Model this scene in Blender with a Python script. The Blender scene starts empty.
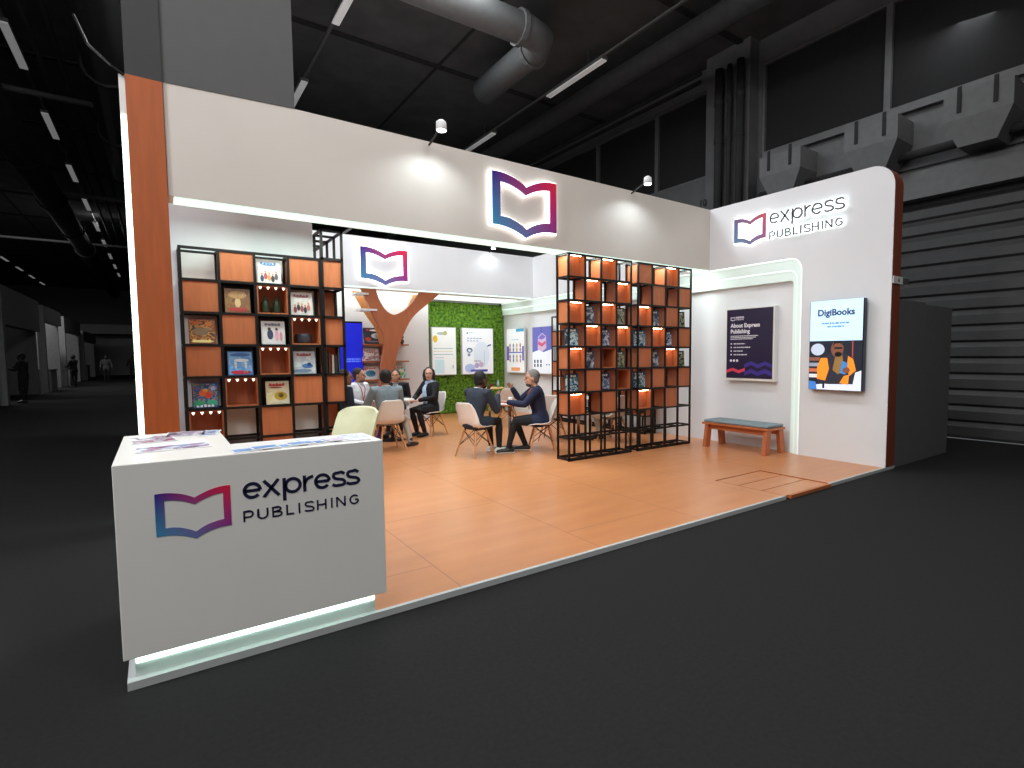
import bpy, bmesh, math, random
from mathutils import Vector, Matrix
random.seed(7)
PI = math.pi
S = bpy.context.scene
COL = S.collection
R = math.radians

# ------------------------------------------------------------------ materials
def lin(c):
    if isinstance(c, str):
        c = c.lstrip('#'); c = [int(c[i:i+2], 16)/255 for i in (0, 2, 4)]
    return tuple((x/12.92 if x <= .04045 else ((x+.055)/1.055)**2.4) for x in c) + (1,)
MATS = {}
def new_mat(name):
    m = bpy.data.materials.new(name); m.use_nodes = True
    nt = m.node_tree
    return m, nt, nt.nodes['Principled BSDF']
def mat(name, col, rough=.5, metal=0, var=.06, scale=8., bump=0., bscale=60., emit=0., stretch=(1,1,1), spec=.5):
    if name in MATS: return MATS[name]
    m, nt, b = new_mat(name)
    N, L = nt.nodes, nt.links
    c = lin(col)
    b.inputs['Roughness'].default_value = rough
    b.inputs['Metallic'].default_value = metal
    b.inputs['Specular IOR Level'].default_value = spec
    tc = N.new('ShaderNodeTexCoord'); mp = N.new('ShaderNodeMapping')
    mp.inputs['Scale'].default_value = stretch
    L.new(tc.outputs['Object'], mp.inputs['Vector'])
    nz = N.new('ShaderNodeTexNoise'); nz.inputs['Scale'].default_value = scale; nz.inputs['Detail'].default_value = 4
    L.new(mp.outputs['Vector'], nz.inputs['Vector'])
    cr = N.new('ShaderNodeValToRGB')
    cr.color_ramp.elements[0].position = .3; cr.color_ramp.elements[1].position = .7
    cr.color_ramp.elements[0].color = tuple(max(0, x*(1-var)) for x in c[:3])+(1,)
    cr.color_ramp.elements[1].color = tuple(min(1, x*(1+var)) for x in c[:3])+(1,)
    L.new(nz.outputs['Fac'], cr.inputs['Fac'])
    L.new(cr.outputs['Color'], b.inputs['Base Color'])
    if bump:
        n2 = N.new('ShaderNodeTexNoise'); n2.inputs['Scale'].default_value = bscale
        L.new(mp.outputs['Vector'], n2.inputs['Vector'])
        bp = N.new('ShaderNodeBump'); bp.inputs['Strength'].default_value = bump; bp.inputs['Distance'].default_value = .01
        L.new(n2.outputs['Fac'], bp.inputs['Height']); L.new(bp.outputs['Normal'], b.inputs['Normal'])
    if emit:
        L.new(cr.outputs['Color'], b.inputs['Emission Color'])
        b.inputs['Emission Strength'].default_value = emit
    MATS[name] = m
    return m
def glow(name, col, strength):
    return mat(name, col, .6, var=.01, emit=strength)
def wood(name, col, rough=.45, var=.14, stretch=(6, 6, .6), scale=6.):
    return mat(name, col, rough, var=var, scale=scale, stretch=stretch)
def gradient_mat(name, ax, flip=False, rough=.4, mute=0.0):
    """printed four-corner gradient of the book emblem (teal, indigo, red, purple)"""
    m, nt, b = new_mat(name); N, L = nt.nodes, nt.links
    tc = N.new('ShaderNodeTexCoord'); sp = N.new('ShaderNodeSeparateXYZ'); L.new(tc.outputs['Generated'], sp.inputs[0])
    def mix(a, bb, f):
        n = N.new('ShaderNodeMix'); n.data_type = 'RGBA'
        for sock, v in ((n.inputs['A'], a), (n.inputs['B'], bb)):
            if isinstance(v, tuple): sock.default_value = v
            else: L.new(v, sock)
        L.new(f, n.inputs['Factor']); return n.outputs['Result']
    u = sp.outputs[ax]
    if flip:
        mth = N.new('ShaderNodeMath'); mth.operation = 'SUBTRACT'; mth.inputs[0].default_value = 1; L.new(u, mth.inputs[1]); u = mth.outputs[0]
    v = sp.outputs['Z']
    g = lambda c: tuple(x*(1-mute)+mute*.25 for x in lin(c)[:3])+(1,)
    bot = mix(g('#3f9cc4'), g('#7a2a94'), u)
    top = mix(g('#2c1d86'), g('#e8203c'), u)
    L.new(mix(bot, top, v), b.inputs['Base Color'])
    b.inputs['Roughness'].default_value = rough
    return m
def cover_mat(name, cols, scale=9., seed=0.):
    """blotchy printed picture"""
    m, nt, b = new_mat(name); N, L = nt.nodes, nt.links
    tc = N.new('ShaderNodeTexCoord'); mp = N.new('ShaderNodeMapping')
    mp.inputs['Location'].default_value = (seed*3.1, seed*1.7, seed*2.3)
    L.new(tc.outputs['Object'], mp.inputs['Vector'])
    nz = N.new('ShaderNodeTexNoise'); nz.inputs['Scale'].default_value = scale*1.3; nz.inputs['Detail'].default_value = 2.5
    nz.inputs['Distortion'].default_value = .8
    L.new(mp.outputs['Vector'], nz.inputs['Vector'])
    cr = N.new('ShaderNodeValToRGB'); cr.color_ramp.interpolation = 'CONSTANT'
    e = cr.color_ramp.elements
    n = len(cols)
    e[0].position = 0; e[0].color = lin(cols[0])
    e[1].position = .36+.28*(n-1)/n; e[1].color = lin(cols[-1])
    for i in range(1, n-1):
        x = e.new(.36+.28*i/n); x.color = lin(cols[i])
    L.new(nz.outputs['Fac'], cr.inputs['Fac'])
    L.new(cr.outputs['Color'], b.inputs['Base Color']); b.inputs['Roughness'].default_value = .35
    return m

# ------------------------------------------------------------------ mesh building
class MB:
    def __init__(self): self.v = []; self.f = []
    def add(self, vs, fs):
        o = len(self.v); self.v += [tuple(p) for p in vs]; self.f += [tuple(i+o for i in q) for q in fs]; return self
    def box(self, x0, x1, y0, y1, z0, z1):
        return self.add([(x0,y0,z0),(x1,y0,z0),(x1,y1,z0),(x0,y1,z0),(x0,y0,z1),(x1,y0,z1),(x1,y1,z1),(x0,y1,z1)],
            [(0,3,2,1),(4,5,6,7),(0,1,5,4),(1,2,6,5),(2,3,7,6),(3,0,4,7)])
    def prism(self, poly, lo, hi, ax='y'):
        """polygon extruded along an axis; poly is (x,z) for y, (y,z) for x, (x,y) for z"""
        def P(p, t): return (p[0], t, p[1]) if ax == 'y' else ((t, p[0], p[1]) if ax == 'x' else (p[0], p[1], t))
        n = len(poly)
        return self.add([P(p, lo) for p in poly]+[P(p, hi) for p in poly],
            [tuple(range(n-1, -1, -1)), tuple(range(n, 2*n))]+[(i, (i+1) % n, n+(i+1) % n, n+i) for i in range(n)])
    def ringprism(self, outer, inner, lo, hi, ax='y', P=None):
        if P is None:
            P = (lambda p, t: (p[0], t, p[1])) if ax == 'y' else (lambda p, t: (t, p[0], p[1]))
        n = len(outer)
        vs = [P(p, lo) for p in outer]+[P(p, lo) for p in inner]+[P(p, hi) for p in outer]+[P(p, hi) for p in inner]
        fs = []
        for i in range(n):
            j = (i+1) % n
            fs += [(i, j, n+j, n+i), (2*n+i, 3*n+i, 3*n+j, 2*n+j), (i, 2*n+i, 2*n+j, j), (n+i, n+j, 3*n+j, 3*n+i)]
        return self.add(vs, fs)
    def tube(self, pts, rad, n=10, sq=None, cap=True, up=None):
        """swept closed tube; rad number or list; sq=(a,b) scales the two ring axes"""
        pts = [Vector(p) for p in pts]; k = len(pts)
        if not isinstance(rad, (list, tuple)): rad = [rad]*k
        if cap == 'round':
            d0 = (pts[0]-pts[1]).normalized(); d1 = (pts[-1]-pts[-2]).normalized()
            a, b2 = rad[0], rad[-1]
            pre = [(pts[0]+d0*a*s, a*c) for s, c in ((.98, .2), (.8, .6), (.45, .89))]
            post = [(pts[-1]+d1*b2*s, b2*c) for s, c in ((.45, .89), (.8, .6), (.98, .2))]
            pts = [p for p, _ in pre]+pts+[p for p, _ in post]
            rad = [r for _, r in pre]+list(rad)+[r for _, r in post]; k = len(pts)
        rings = []; prev = None
        for i in range(k):
            t = (pts[min(i+1, k-1)]-pts[max(i-1, 0)]).normalized()
            if prev is None:
                ref = Vector(up) if up else (Vector((0, 0, 1)) if abs(t.z) < .9 else Vector((1, 0, 0)))
                a = (ref-t*ref.dot(t)).normalized()
            else:
                a = (prev-t*prev.dot(t)).normalized()
            prev = a; b = t.cross(a)
            r = rad[i]
            sa, sb = (1, 1) if sq is None else (sq[i] if isinstance(sq[0], (tuple, list)) and len(sq) == k else sq)
            rings.append([pts[i]+a*(r*sa*math.cos(2*PI*q/n))+b*(r*sb*math.sin(2*PI*q/n)) for q in range(n)])
        vs = [p for rg in rings for p in rg]; fs = []
        for i in range(k-1):
            for q in range(n):
                fs.append((i*n+q, i*n+(q+1) % n, (i+1)*n+(q+1) % n, (i+1)*n+q))
        fs += [tuple(range(n-1, -1, -1)), tuple(range((k-1)*n, k*n))]
        return self.add(vs, fs)
    def loft(self, rings):
        """rings: (cx,cy,cz,rx,ry) ellipses stacked, closed"""
        n = 20; vs = []
        for cx, cy, cz, rx, ry in rings:
            vs += [(cx+rx*math.cos(2*PI*q/n), cy+ry*math.sin(2*PI*q/n), cz) for q in range(n)]
        fs = []; k = len(rings)
        for i in range(k-1):
            for q in range(n): fs.append((i*n+q, i*n+(q+1) % n, (i+1)*n+(q+1) % n, (i+1)*n+q))
        fs += [tuple(range(n-1, -1, -1)), tuple(range((k-1)*n, k*n))]
        return self.add(vs, fs)
    def ell(self, c, r, n=14, m=9, M=None):
        c = Vector(c); vs = []; fs = []
        vs.append((0, 0, 1))
        for i in range(1, m):
            th = PI*i/m
            vs += [(math.sin(th)*math.cos(2*PI*q/n), math.sin(th)*math.sin(2*PI*q/n), math.cos(th)) for q in range(n)]
        vs.append((0, 0, -1))
        out = []
        for p in vs:
            p = Vector((p[0]*r[0], p[1]*r[1], p[2]*r[2]))
            if M: p = M @ p
            out.append(p+c)
        for q in range(n):
            fs.append((0, 1+q, 1+(q+1) % n)); e = len(vs)-1
            fs.append((e, 1+(m-2)*n+(q+1) % n, 1+(m-2)*n+q))
        for i in range(m-2):
            for q in range(n): fs.append((1+i*n+q, 1+(i+1)*n+q, 1+(i+1)*n+(q+1) % n, 1+i*n+(q+1) % n))
        return self.add(out, fs)
    def lathe(self, prof, c=(0,0,0), n=20):
        vs = []; fs = []
        for r, z in prof: vs += [(c[0]+max(r, .0005)*math.cos(2*PI*q/n), c[1]+max(r, .0005)*math.sin(2*PI*q/n), c[2]+z) for q in range(n)]
        for i in range(len(prof)-1):
            for q in range(n): fs.append((i*n+q, i*n+(q+1) % n, (i+1)*n+(q+1) % n, (i+1)*n+q))
        fs += [tuple(range(n-1, -1, -1)), tuple(range((len(prof)-1)*n, len(prof)*n))]
        return self.add(vs, fs)
    def disc(self, c, r, th, ax='x', n=20):
        """thin cylinder with its axis along x or y"""
        vs = []
        for t in (-th/2, th/2):
            for q in range(n):
                a, b = r*math.cos(2*PI*q/n), r*math.sin(2*PI*q/n)
                vs.append((c[0]+t, c[1]+a, c[2]+b) if ax == 'x' else (c[0]+a, c[1]+t, c[2]+b))
        return self.add(vs, [tuple(range(n)), tuple(range(2*n-1, n-1, -1))]+[(q, (q+1) % n, n+(q+1) % n, n+q) for q in range(n)])
    def xf(self, M):
        self.v = [tuple(M @ Vector(p)) for p in self.v]; return self
    def join(self, o): return self.add(o.v, o.f)
    def build(self, name, m, parent=None, world=False, smooth=False, bevel=0, loc=None):
        me = bpy.data.meshes.new(name)
        v = self.v; off = Vector((0, 0, 0))
        if world and parent is not None:
            p = parent
            while p is not None: off += p.location; p = p.parent
        if parent is None and not loc:
            # origin at the base centre of the mesh
            xs, ys, zs = [p[0] for p in v], [p[1] for p in v], [p[2] for p in v]
            off = Vector(((min(xs)+max(xs))/2, (min(ys)+max(ys))/2, min(zs)))
        v = [(a-off.x, b-off.y, c-off.z) for a, b, c in v]
        me.from_pydata(v, [], self.f)
        bm = bmesh.new(); bm.from_mesh(me); bmesh.ops.recalc_face_normals(bm, faces=bm.faces); bm.to_mesh(me); bm.free()
        if smooth: me.shade_smooth()
        o = bpy.data.objects.new(name, me); COL.objects.link(o)
        if m: me.materials.append(m)
        if parent is not None: o.parent = parent
        else: o.location = off if not loc else loc
        if bevel:
            b = o.modifiers.new('bevel', 'BEVEL'); b.width = bevel; b.segments = 2; b.limit_method = 'ANGLE'
        return o
def tag(o, label, cat, group=None, kind=None):
    o['label'] = label; o['category'] = cat
    if group: o['group'] = group
    if kind: o['kind'] = kind
    return o
def thing(name, label, cat, loc=(0,0,0), rz=0, group=None):
    o = bpy.data.objects.new(name, None); COL.objects.link(o)
    o.location = loc; o.rotation_euler = (0, 0, rz); o.empty_display_size = .1
    return tag(o, label, cat, group)
def struct(o): o['kind'] = 'structure'; return o
def dup(root, loc, rz, label, group=None):
    r = root.copy(); COL.objects.link(r); r.location = loc; r.rotation_euler = (0, 0, rz); r['label'] = label
    if group: r['group'] = group
    for ch in list(root.children):
        c = ch.copy(); COL.objects.link(c); c.parent = r
        for g in ch.children:
            d = g.copy(); COL.objects.link(d); d.parent = c
    return r
def text_mesh(txt, size, name, m, parent, place, depth=.004, weight=0., align='LEFT', world=True):
    """built-in font to a mesh; place maps (u, v, t) to a point"""
    cu = bpy.data.curves.new('t', 'FONT'); cu.body = txt; cu.size = size; cu.align_x = align; cu.extrude = depth/2; cu.offset = weight
    cu.resolution_u = 3
    o = bpy.data.objects.new('t', cu); COL.objects.link(o)
    dg = bpy.context.evaluated_depsgraph_get(); me = bpy.data.meshes.new_from_object(o.evaluated_get(dg))
    mb = MB(); mb.v = [tuple(place(p.co.x, p.co.y, p.co.z)) for p in me.vertices]; mb.f = [tuple(p.vertices) for p in me.polygons]
    bpy.data.objects.remove(o); bpy.data.curves.remove(cu); bpy.data.meshes.remove(me)
    return mb.build(name, m, parent, world=world)

# ---- geometric sans stroke letters for the company lettering
def arc(cx, cy, rx, ry, a0, a1, n=14): return [(cx+rx*math.cos(R(a0+(a1-a0)*i/n)), cy+ry*math.sin(R(a0+(a1-a0)*i/n))) for i in range(n+1)]
def spline(p, k=6):
    out = []
    for i in range(len(p)-1):
        a = p[max(i-1, 0)]; b = p[i]; c = p[i+1]; d = p[min(i+2, len(p)-1)]
        for j in range(k):
            t = j/k
            out.append(tuple(.5*(2*b[q]+(c[q]-a[q])*t+(2*a[q]-5*b[q]+4*c[q]-d[q])*t*t+(3*b[q]-a[q]-3*c[q]+d[q])*t**3) for q in (0, 1)))
    return out+[p[-1]]
def glyphs(w):
    h = w/2
    s_lo = spline([(.80, .80), (.62, .93), (.42, 1-h), (.2, .88), (.12, .72), (.22, .57), (.47, .49), (.70, .42), (.82, .26), (.70, .11), (.45, h), (.22, .07+h*.3), (.06, .2)])
    S_up = spline([(.86, .84), (.66, .95), (.48, 1-h), (.24, .93), (.13, .75), (.22, .59), (.5, .50), (.78, .40), (.87, .25), (.76, .08), (.5, h), (.26, .05+h*.3), (.08, .17)])
    G = {
     'e': (1.08, [arc(.52, .5, .5-h, .5-h, -42, -360, 22), [(.52+.5-h, .5), (h+.02, .5)]]),
     'x': (1.10, [[(.05, 0), (.86, 1)], [(.07, 1), (.88, 0)]]),
     'p': (1.16, [[(h, 1), (h, -.38)], arc(.57, .5, .5-h, .5-h, 0, 360, 22)]),
     'r': (.64, [[(h, 1), (h, 0)], arc(.62, .42, .62-h, .56-h, 180, 92, 8)]),
     's': (.90, [s_lo]),
     'P': (.92, [[(h, 0), (h, 1)], [(h, 1-h), (.5, 1-h)]+arc(.5, .66, .36-h, .34-h, 90, -90, 10)+[(h, .32+h)]]),
     'U': (1.02, [[(h, 1), (h, .4)]+arc(.46, .4, .46-h, .4-h, 180, 360, 14)+[(.92-h, 1)]]),
     'B': (.98, [[(h, 0), (h, 1)], [(h, 1-h), (.5, 1-h)]+arc(.5, .75, .3-h, .25-h, 90, -90, 8)+[(h, .5+h*.0)], [(h, .5), (.55, .5)]+arc(.55, .25+h*.3, .34-h, .25-h*.7, 90, -90, 8)+[(h, h)]]),
     'L': (.78, [[(h, 1), (h, 0)], [(h, h), (.68, h)]]),
     'I': (.36, [[(.16, 0), (.16, 1)]]),
     'S': (.95, [S_up]),
     'H': (1.02, [[(h, 0), (h, 1)], [(.90-h, 0), (.90-h, 1)], [(h, .5), (.90-h, .5)]]),
     'N': (1.04, [[(h, 0), (h, 1)], [(h*1.3, 1-h*.5), (.92-h*1.3, h*.5)], [(.92-h, 0), (.92-h, 1)]]),
     'G': (1.06, [arc(.53, .5, .5-h, .5-h, 42, 330, 20)+[(.93-h, .48)], [(.93-h, .48), (.6, .48)]]),
    }
    return G
def ribbon(mb, pts, w, P, t0, t1):
    n = len(pts)
    L_, R_ = [], []
    for i in range(n):
        a = Vector(pts[max(i-1, 0)]); b = Vector(pts[min(i+1, n-1)]); d = (b-a)
        if d.length < 1e-9: d = Vector((1, 0))
        d.normalize(); nn = Vector((-d.y, d.x)); q = Vector(pts[i])
        if 0 < i < n-1:
            d1 = (q-a).normalized(); d2 = (b-q).normalized(); k = max(.5, math.sqrt(max(.01, (1+d1.dot(d2))/2)))
        else: k = 1
        L_.append(q+nn*w/2/k); R_.append(q-nn*w/2/k)
    vs = [P(p.x, p.y, t) for t in (t0, t1) for p in L_+R_]
    m = 2*n; fs = []
    for i in range(n-1):
        fs += [(i, i+1, n+i+1, n+i), (m+i, m+n+i, m+n+i+1, m+i+1), (i, m+i, m+i+1, i+1), (n+i, n+i+1, m+n+i+1, m+n+i)]
    fs += [(0, n, m+n, m), (n-1, m+n-1, m+2*n-1, 2*n-1)]
    mb.add(vs, fs)
def word(txt, P, u0, v0, hgt, width, w, t0, t1, grow=0.):
    """letters of height hgt fitted to a width; returns one MB per letter"""
    G = glyphs(w); adv = sum(G[c][0] for c in txt)
    last = .12; k = (width)/((adv-last)*hgt)
    # spread with tracking so glyph shapes keep their proportions
    gap = (width-(adv-last)*hgt)/(len(txt)-1)
    out = []; x = u0
    for c in txt:
        a, strokes = G[c]; mb = MB()
        for st in strokes: ribbon(mb, [(x+p[0]*hgt, v0+p[1]*hgt) for p in st], w*hgt+grow, P, t0, t1)
        out.append((c, mb)); x += a*hgt+gap
    return out
def emblem():
    def q3(a, b, c, n=8):
        # quadratic through three points
        return [tuple(a[k]*(1-t)*(1-2*t)+b[k]*4*t*(1-t)+c[k]*t*(2*t-1) for k in (0, 1)) for t in [i/n for i in range(n)]]
    o = q3((0, 1.015), (.265, .985), (.51, .823))+q3((.51, .823), (.757, .985), (1., 1.02))+[(1., 1.02)]+[(1., .5)]
    o += q3((1., 0), (.75, -.03), (.51, -.186))+q3((.51, -.186), (.26, -.034), (0, 0))+[(0, 0), (0, .5)]
    i = q3((.117, .838), (.31, .795), (.51, .661))+q3((.51, .661), (.705, .80), (.897, .853))+[(.897, .853)]+[(.897, .5)]
    i += q3((.898, .184), (.69, .125), (.51, -.017))+q3((.51, -.017), (.306, .14), (.117, .173))+[(.117, .173), (.117, .5)]
    return o, i
EO, EI = emblem()
def grow_loop(lp, d, asp):
    out = []; n = len(lp)
    pts = [Vector((p[0]*asp, p[1])) for p in lp]
    for i in range(n):
        a, b, c = pts[i-1], pts[i], pts[(i+1) % n]
        if (c-a).length < 1e-6: c = pts[(i+2) % n]
        if (b-a).length < 1e-6: a = pts[i-2]
        t1 = (b-a).normalized(); t2 = (c-b).normalized() if (c-b).length > 1e-6 else t1
        n1 = Vector((-t1.y, t1.x)); n2 = Vector((-t2.y, t2.x)); nn = n1+n2
        if nn.length < .3: nn = n1
        nn.normalize(); k = 1/max(.5, nn.dot(n1))
        out.append(b+nn*d*k)
    return out
def emblem_mesh(w, h, P, t0, t1, grow=0.):
    asp = w/h
    o = grow_loop(EO, grow/h, asp); i = grow_loop(EI, -grow/h, asp)
    o = [(p.x*h, p.y*h) for p in o]; i = [(p.x*h, p.y*h) for p in i]
    mb = MB(); mb.ringprism(o, i, t0, t1, P=lambda p, t: P(p[0], p[1], t)); return mb

# ------------------------------------------------------------------ palette
WHITE = mat('white_laminate', '#dcdbd8', .45, var=.015, scale=3)
WALLM = mat('white_painted_wall', '#dee0e3', .55, var=.015, scale=2)
COUNTERM = mat('white_counter_laminate', '#e6e4df', .33, var=.015, scale=3)
ORANGE = wood('orange_beech_veneer', '#b2683a', .5, var=.10, stretch=(5, 5, .5))
ORANGE_D = wood('deep_orange_veneer', '#a4511f', .5, var=.10, stretch=(4, 4, .4))
BLACKM = mat('black_steel', '#15100f', .45, .3, var=.1)
LEDC = glow('cool_led_diffuser', '#dcf8f0', 1.0)
LEDS = glow('cool_led_strip', '#e2fff4', 5.)
HALO = glow('white_halo_acrylic', '#ffffff', 3.2)
HALO2 = glow('letter_halo_acrylic', '#f4fffc', 2.0)
WARM = glow('warm_led_strip', '#ffe2bc', 30.)
CARPET = mat('charcoal_carpet', '#262626', .95, var=.12, scale=40, bump=.5, bscale=300, spec=.1)
NAVY = mat('navy_lettering', '#17173a', .4, var=.02)
GREYLET = mat('grey_lettering', '#5f5c60', .4, var=.02)
H_CEIL = mat('hall_ceiling_concrete', '#4a4a4a', .9, var=.22, scale=1.5, bump=.2, bscale=8)
H_DARK = mat('hall_dark_steel', '#303030', .85, var=.15, spec=.15)
H_MID = mat('hall_grey_steel', '#5a5a5a', .55, var=.1)
H_WALL = mat('hall_wall_concrete', '#565656', .85, var=.1, scale=2)
H_GLASS = mat('hall_dark_glass', '#2a2a2a', .5, var=.05, spec=.02)
H_SHUT = mat('hall_shutter', '#3a3a3a', .55, var=.08)
H_LAMP = glow('hall_tube', '#ffffff', .13)
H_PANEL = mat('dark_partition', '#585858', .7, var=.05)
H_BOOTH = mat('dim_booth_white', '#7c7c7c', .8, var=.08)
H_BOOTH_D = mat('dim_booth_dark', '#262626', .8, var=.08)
PINE = wood('bench_wood', '#b5653a', .45, var=.12, stretch=(1, 6, 6))
DOWEL = wood('beech_dowel', '#c98d5c', .45)
SHELLM = mat('white_plastic_shell', '#e4ddd8', .35, var=.02)
WIRE = mat('dark_wire', '#2a2320', .4, .6)
CHROME = mat('brushed_chrome', '#b9b4ae', .25, .9)
PAPER = mat('white_paper', '#e9e9ea', .6, var=.02)

# =================================================================== THE STAND SHELL
ZC = -.038
mb = MB().box(-34, 4.0, -9, 75, ZC-.1, ZC)
struct(mb.build('floor', CARPET))['label'] = 'charcoal carpet of the exhibition hall'
# laminate stand floor with sheet seams
def floor_mat():
    m, nt, b = new_mat('orange_laminate_floor'); N, L = nt.nodes, nt.links
    tc = N.new('ShaderNodeTexCoord'); mp = N.new('ShaderNodeMapping'); mp.inputs['Scale'].default_value = (.4, 2.2, 1)
    L.new(tc.outputs['Object'], mp.inputs['Vector'])
    nz = N.new('ShaderNodeTexNoise'); nz.inputs['Scale'].default_value = 3; nz.inputs['Detail'].default_value = 6
    L.new(mp.outputs['Vector'], nz.inputs['Vector'])
    cr = N.new('ShaderNodeValToRGB'); cr.color_ramp.elements[0].position = .3; cr.color_ramp.elements[1].position = .7
    cr.color_ramp.elements[0].color = lin('#be7c4f'); cr.color_ramp.elements[1].color = lin('#c88758')
    L.new(nz.outputs['Fac'], cr.inputs['Fac'])
    br = N.new('ShaderNodeTexBrick'); br.offset = .5
    br.inputs['Scale'].default_value = 1; br.inputs['Brick Width'].default_value = 2.44; br.inputs['Row Height'].default_value = 1.22
    br.inputs['Mortar Size'].default_value = .004; br.inputs['Mortar Smooth'].default_value = 0
    mp2 = N.new('ShaderNodeMapping'); mp2.inputs['Rotation'].default_value = (0, 0, PI/2); mp2.inputs['Location'].default_value = (.2, -.06, 0)
    L.new(tc.outputs['Object'], mp2.inputs['Vector']); L.new(mp2.outputs['Vector'], br.inputs['Vector'])
    mx = N.new('ShaderNodeMix'); mx.data_type = 'RGBA'; mx.inputs['B'].default_value = lin('#96603f')
    L.new(cr.outputs['Color'], mx.inputs['A']); L.new(br.outputs['Fac'], mx.inputs['Factor'])
    L.new(mx.outputs['Result'], b.inputs['Base Color']); b.inputs['Roughness'].default_value = .30
    return m
FLOORM = floor_mat()
mb = MB().prism([(-7.896, .047), (-6.754, .047), (-6.754, .031), (-2.385, .031), (-2.385, .93), (-1.465, .93), (-1.465, .03), (.26, .03), (.26, 10.3), (-7.896, 10.3)], ZC, 0, 'z')
struct(mb.build('floor_platform', FLOORM))['label'] = 'orange wood laminate stand platform'
TRIMM = mat('white_platform_edge', '#b9bdbd', .35, var=.03)
struct(MB().box(-7.926, -6.755, 0, .046, ZC, .002).box(-6.755, -2.385, 0, .03, ZC, .002).build('trim_1', TRIMM))
struct(MB().box(-1.465, .28, 0, .03, ZC, .002).build('trim_2', TRIMM))
struct(MB().box(-7.926, -7.897, .047, 3.2, ZC, .002).build('trim_3', TRIMM))
# ramp let into the platform edge
ra = thing('access_ramp', 'three-board orange hatch ramp let into the platform front edge near the right wall', 'ramp', (-1.925, .45, ZC))
for k, (a, b) in enumerate(((.02, .292), (.306, .598), (.612, .905))):
    MB().box(-2.372, -1.478, a, b, -.03, -.001).build('ramp_board', FLOORM, ra, world=True)
MB().box(-2.384, -1.466, .012, .925, -.0378, -.031).build('ramp_base', mat('ramp_gap', '#3a2114', .8), ra, world=True)
MB().box(-2.32, -1.47, -.022, .018, -.034, .004).build('ramp_lip', ORANGE, ra, world=True)
MB().box(-1.476, -1.466, .02, .92, -.03, .008).build('side_rail', ORANGE_D, ra, world=True)

# fascia (front header)
YF, YFB, ZB = 2.92, 3.22, 2.975
fas = struct(MB().box(-7.6, -.001, YF, YFB, ZB, 4.0).build('wall_front', mat('warm_white_header', '#cdc6be', .55, var=.015, scale=2))); fas['label'] = 'white header beam across the stand front'
MB().box(-7.56, -.01, YF+.015, YFB-.02, ZB-.012, ZB-.001).build('soffit_light', LEDC, fas, world=True)
# tower at the left end
tw = thing('corner_tower', 'orange veneered corner post with lit left edge rising into a grey upper tower', 'post', (-7.74, 3.1, 0))
MB().box(-7.863, -7.605, YF-.02, YFB, 0, 3.945).build('veneer_post', ORANGE_D, tw, world=True)
MB().box(-7.863, -7.605, YF-.02, YFB, 3.946, 5.6).build('dark_upper_panel', mat('tower_dark', '#2f2f2f', .7, var=.04), tw, world=True)
MB().prism([(-7.604, 3.955), (-6.53, 4.001), (-6.53, 5.6), (-7.604, 5.6)], YF-.006, YF-.001).box(-7.604, -6.53, YF-.0005, YFB, 4.001, 5.6).build('grey_upper_box', mat('tower_grey', '#4e4e4e', .7, var=.03), tw, world=True)
MB().box(-7.908, -7.864, YF+.0, YFB-.02, 0, 3.94).build('edge_panel', WHITE, tw, world=True)
MB().box(-7.902, -7.868, YF-.012, YF-.001, .02, 3.6).build('edge_light', LEDS, tw, world=True)
MB().tube([(-7.87, 2.9, 3.93), (-7.95, 2.9, 3.98), (-8.1, 3.0, 4.15), (-8.2, 3.3, 4.5)], .012, 8).build('power_cable', BLACKM, tw, world=True)

# left white wall behind bookcase + store room box
wl = struct(MB().box(-7.9, -6.222, 3.745, 3.85, 0, 3.99).build('wall_left', WALLM)); wl['label'] = 'white wall behind the left bookcase'
struct(MB().box(-6.295, -6.222, 3.851, 10.2, 0, 3.99).build('wall_store', WALLM))
struct(MB().box(-7.9, -7.83, 3.851, 10.2, 0, 3.99).build('wall_store_side', WALLM))
# back wall and inner canopy
struct(MB().box(-6.12, .01, 10.12, 10.25, 0, 4.0).build('wall_back', WALLM))
can = struct(MB().box(-6.12, -.001, 8.41, 10.11, 2.975, 4.0).build('wall_canopy', WALLM)); can['label'] = 'white inner canopy over the meeting area'
MB().box(-6.1, -.05, 8.43, 8.5, 2.955, 2.974).build('edge_light', LEDC, can, world=True)
MB().box(-6.0, -.1, 9.0, 9.9, 2.962, 2.974).build('soffit_light', glow('soft_soffit', '#f2fffb', 1.1), can, world=True)

# right wall with stepped niche
def arcpts(cx, cy, r, a0, a1, n=10): return [(cx+r*math.cos(R(a0+(a1-a0)*i/n)), cy+r*math.sin(R(a0+(a1-a0)*i/n))) for i in range(n+1)]
def niche(y, z, r, ye=10.03):  # loop from floor up the near side, round the shoulder, to the back
    return [(y, 0)]+arcpts(y+r, z-r, r, 180, 90)+[(ye, z)]
face = [(.002, 0)]+niche(1.235, 2.97, .2, 10.11)+[(10.11, 4.0)]+arcpts(.29, 3.71, .288, 90, 180)
wr = struct(MB().prism(face, 0, .13, 'x').build('wall_right', WALLM)); wr['label'] = 'white right wall with rounded top corner and stepped lit niche'
def band(y0, z0, r0, y1, z1, r1, x0, x1):
    a = niche(y0, z0, r0); b = niche(y1, z1, r1)
    return MB().ringprism(a, b, x0, x1, 'x')
def strip_poly(y0, z0, r0, y1, z1, r1, x0, x1):
    a = niche(y0, z0, r0); b = niche(y1, z1, r1)[::-1]
    return MB().prism(a+b, x0, x1, 'x')
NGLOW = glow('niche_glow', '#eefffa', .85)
TIER = glow('glowing_niche_step', '#dff0ea', .14)  # pale step colour with a faint emission added to brighten it
strip_poly(1.236, 2.969, .2, 1.325, 2.80, .15, .03, .13).build('niche_step', TIER, wr, world=True)
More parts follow.
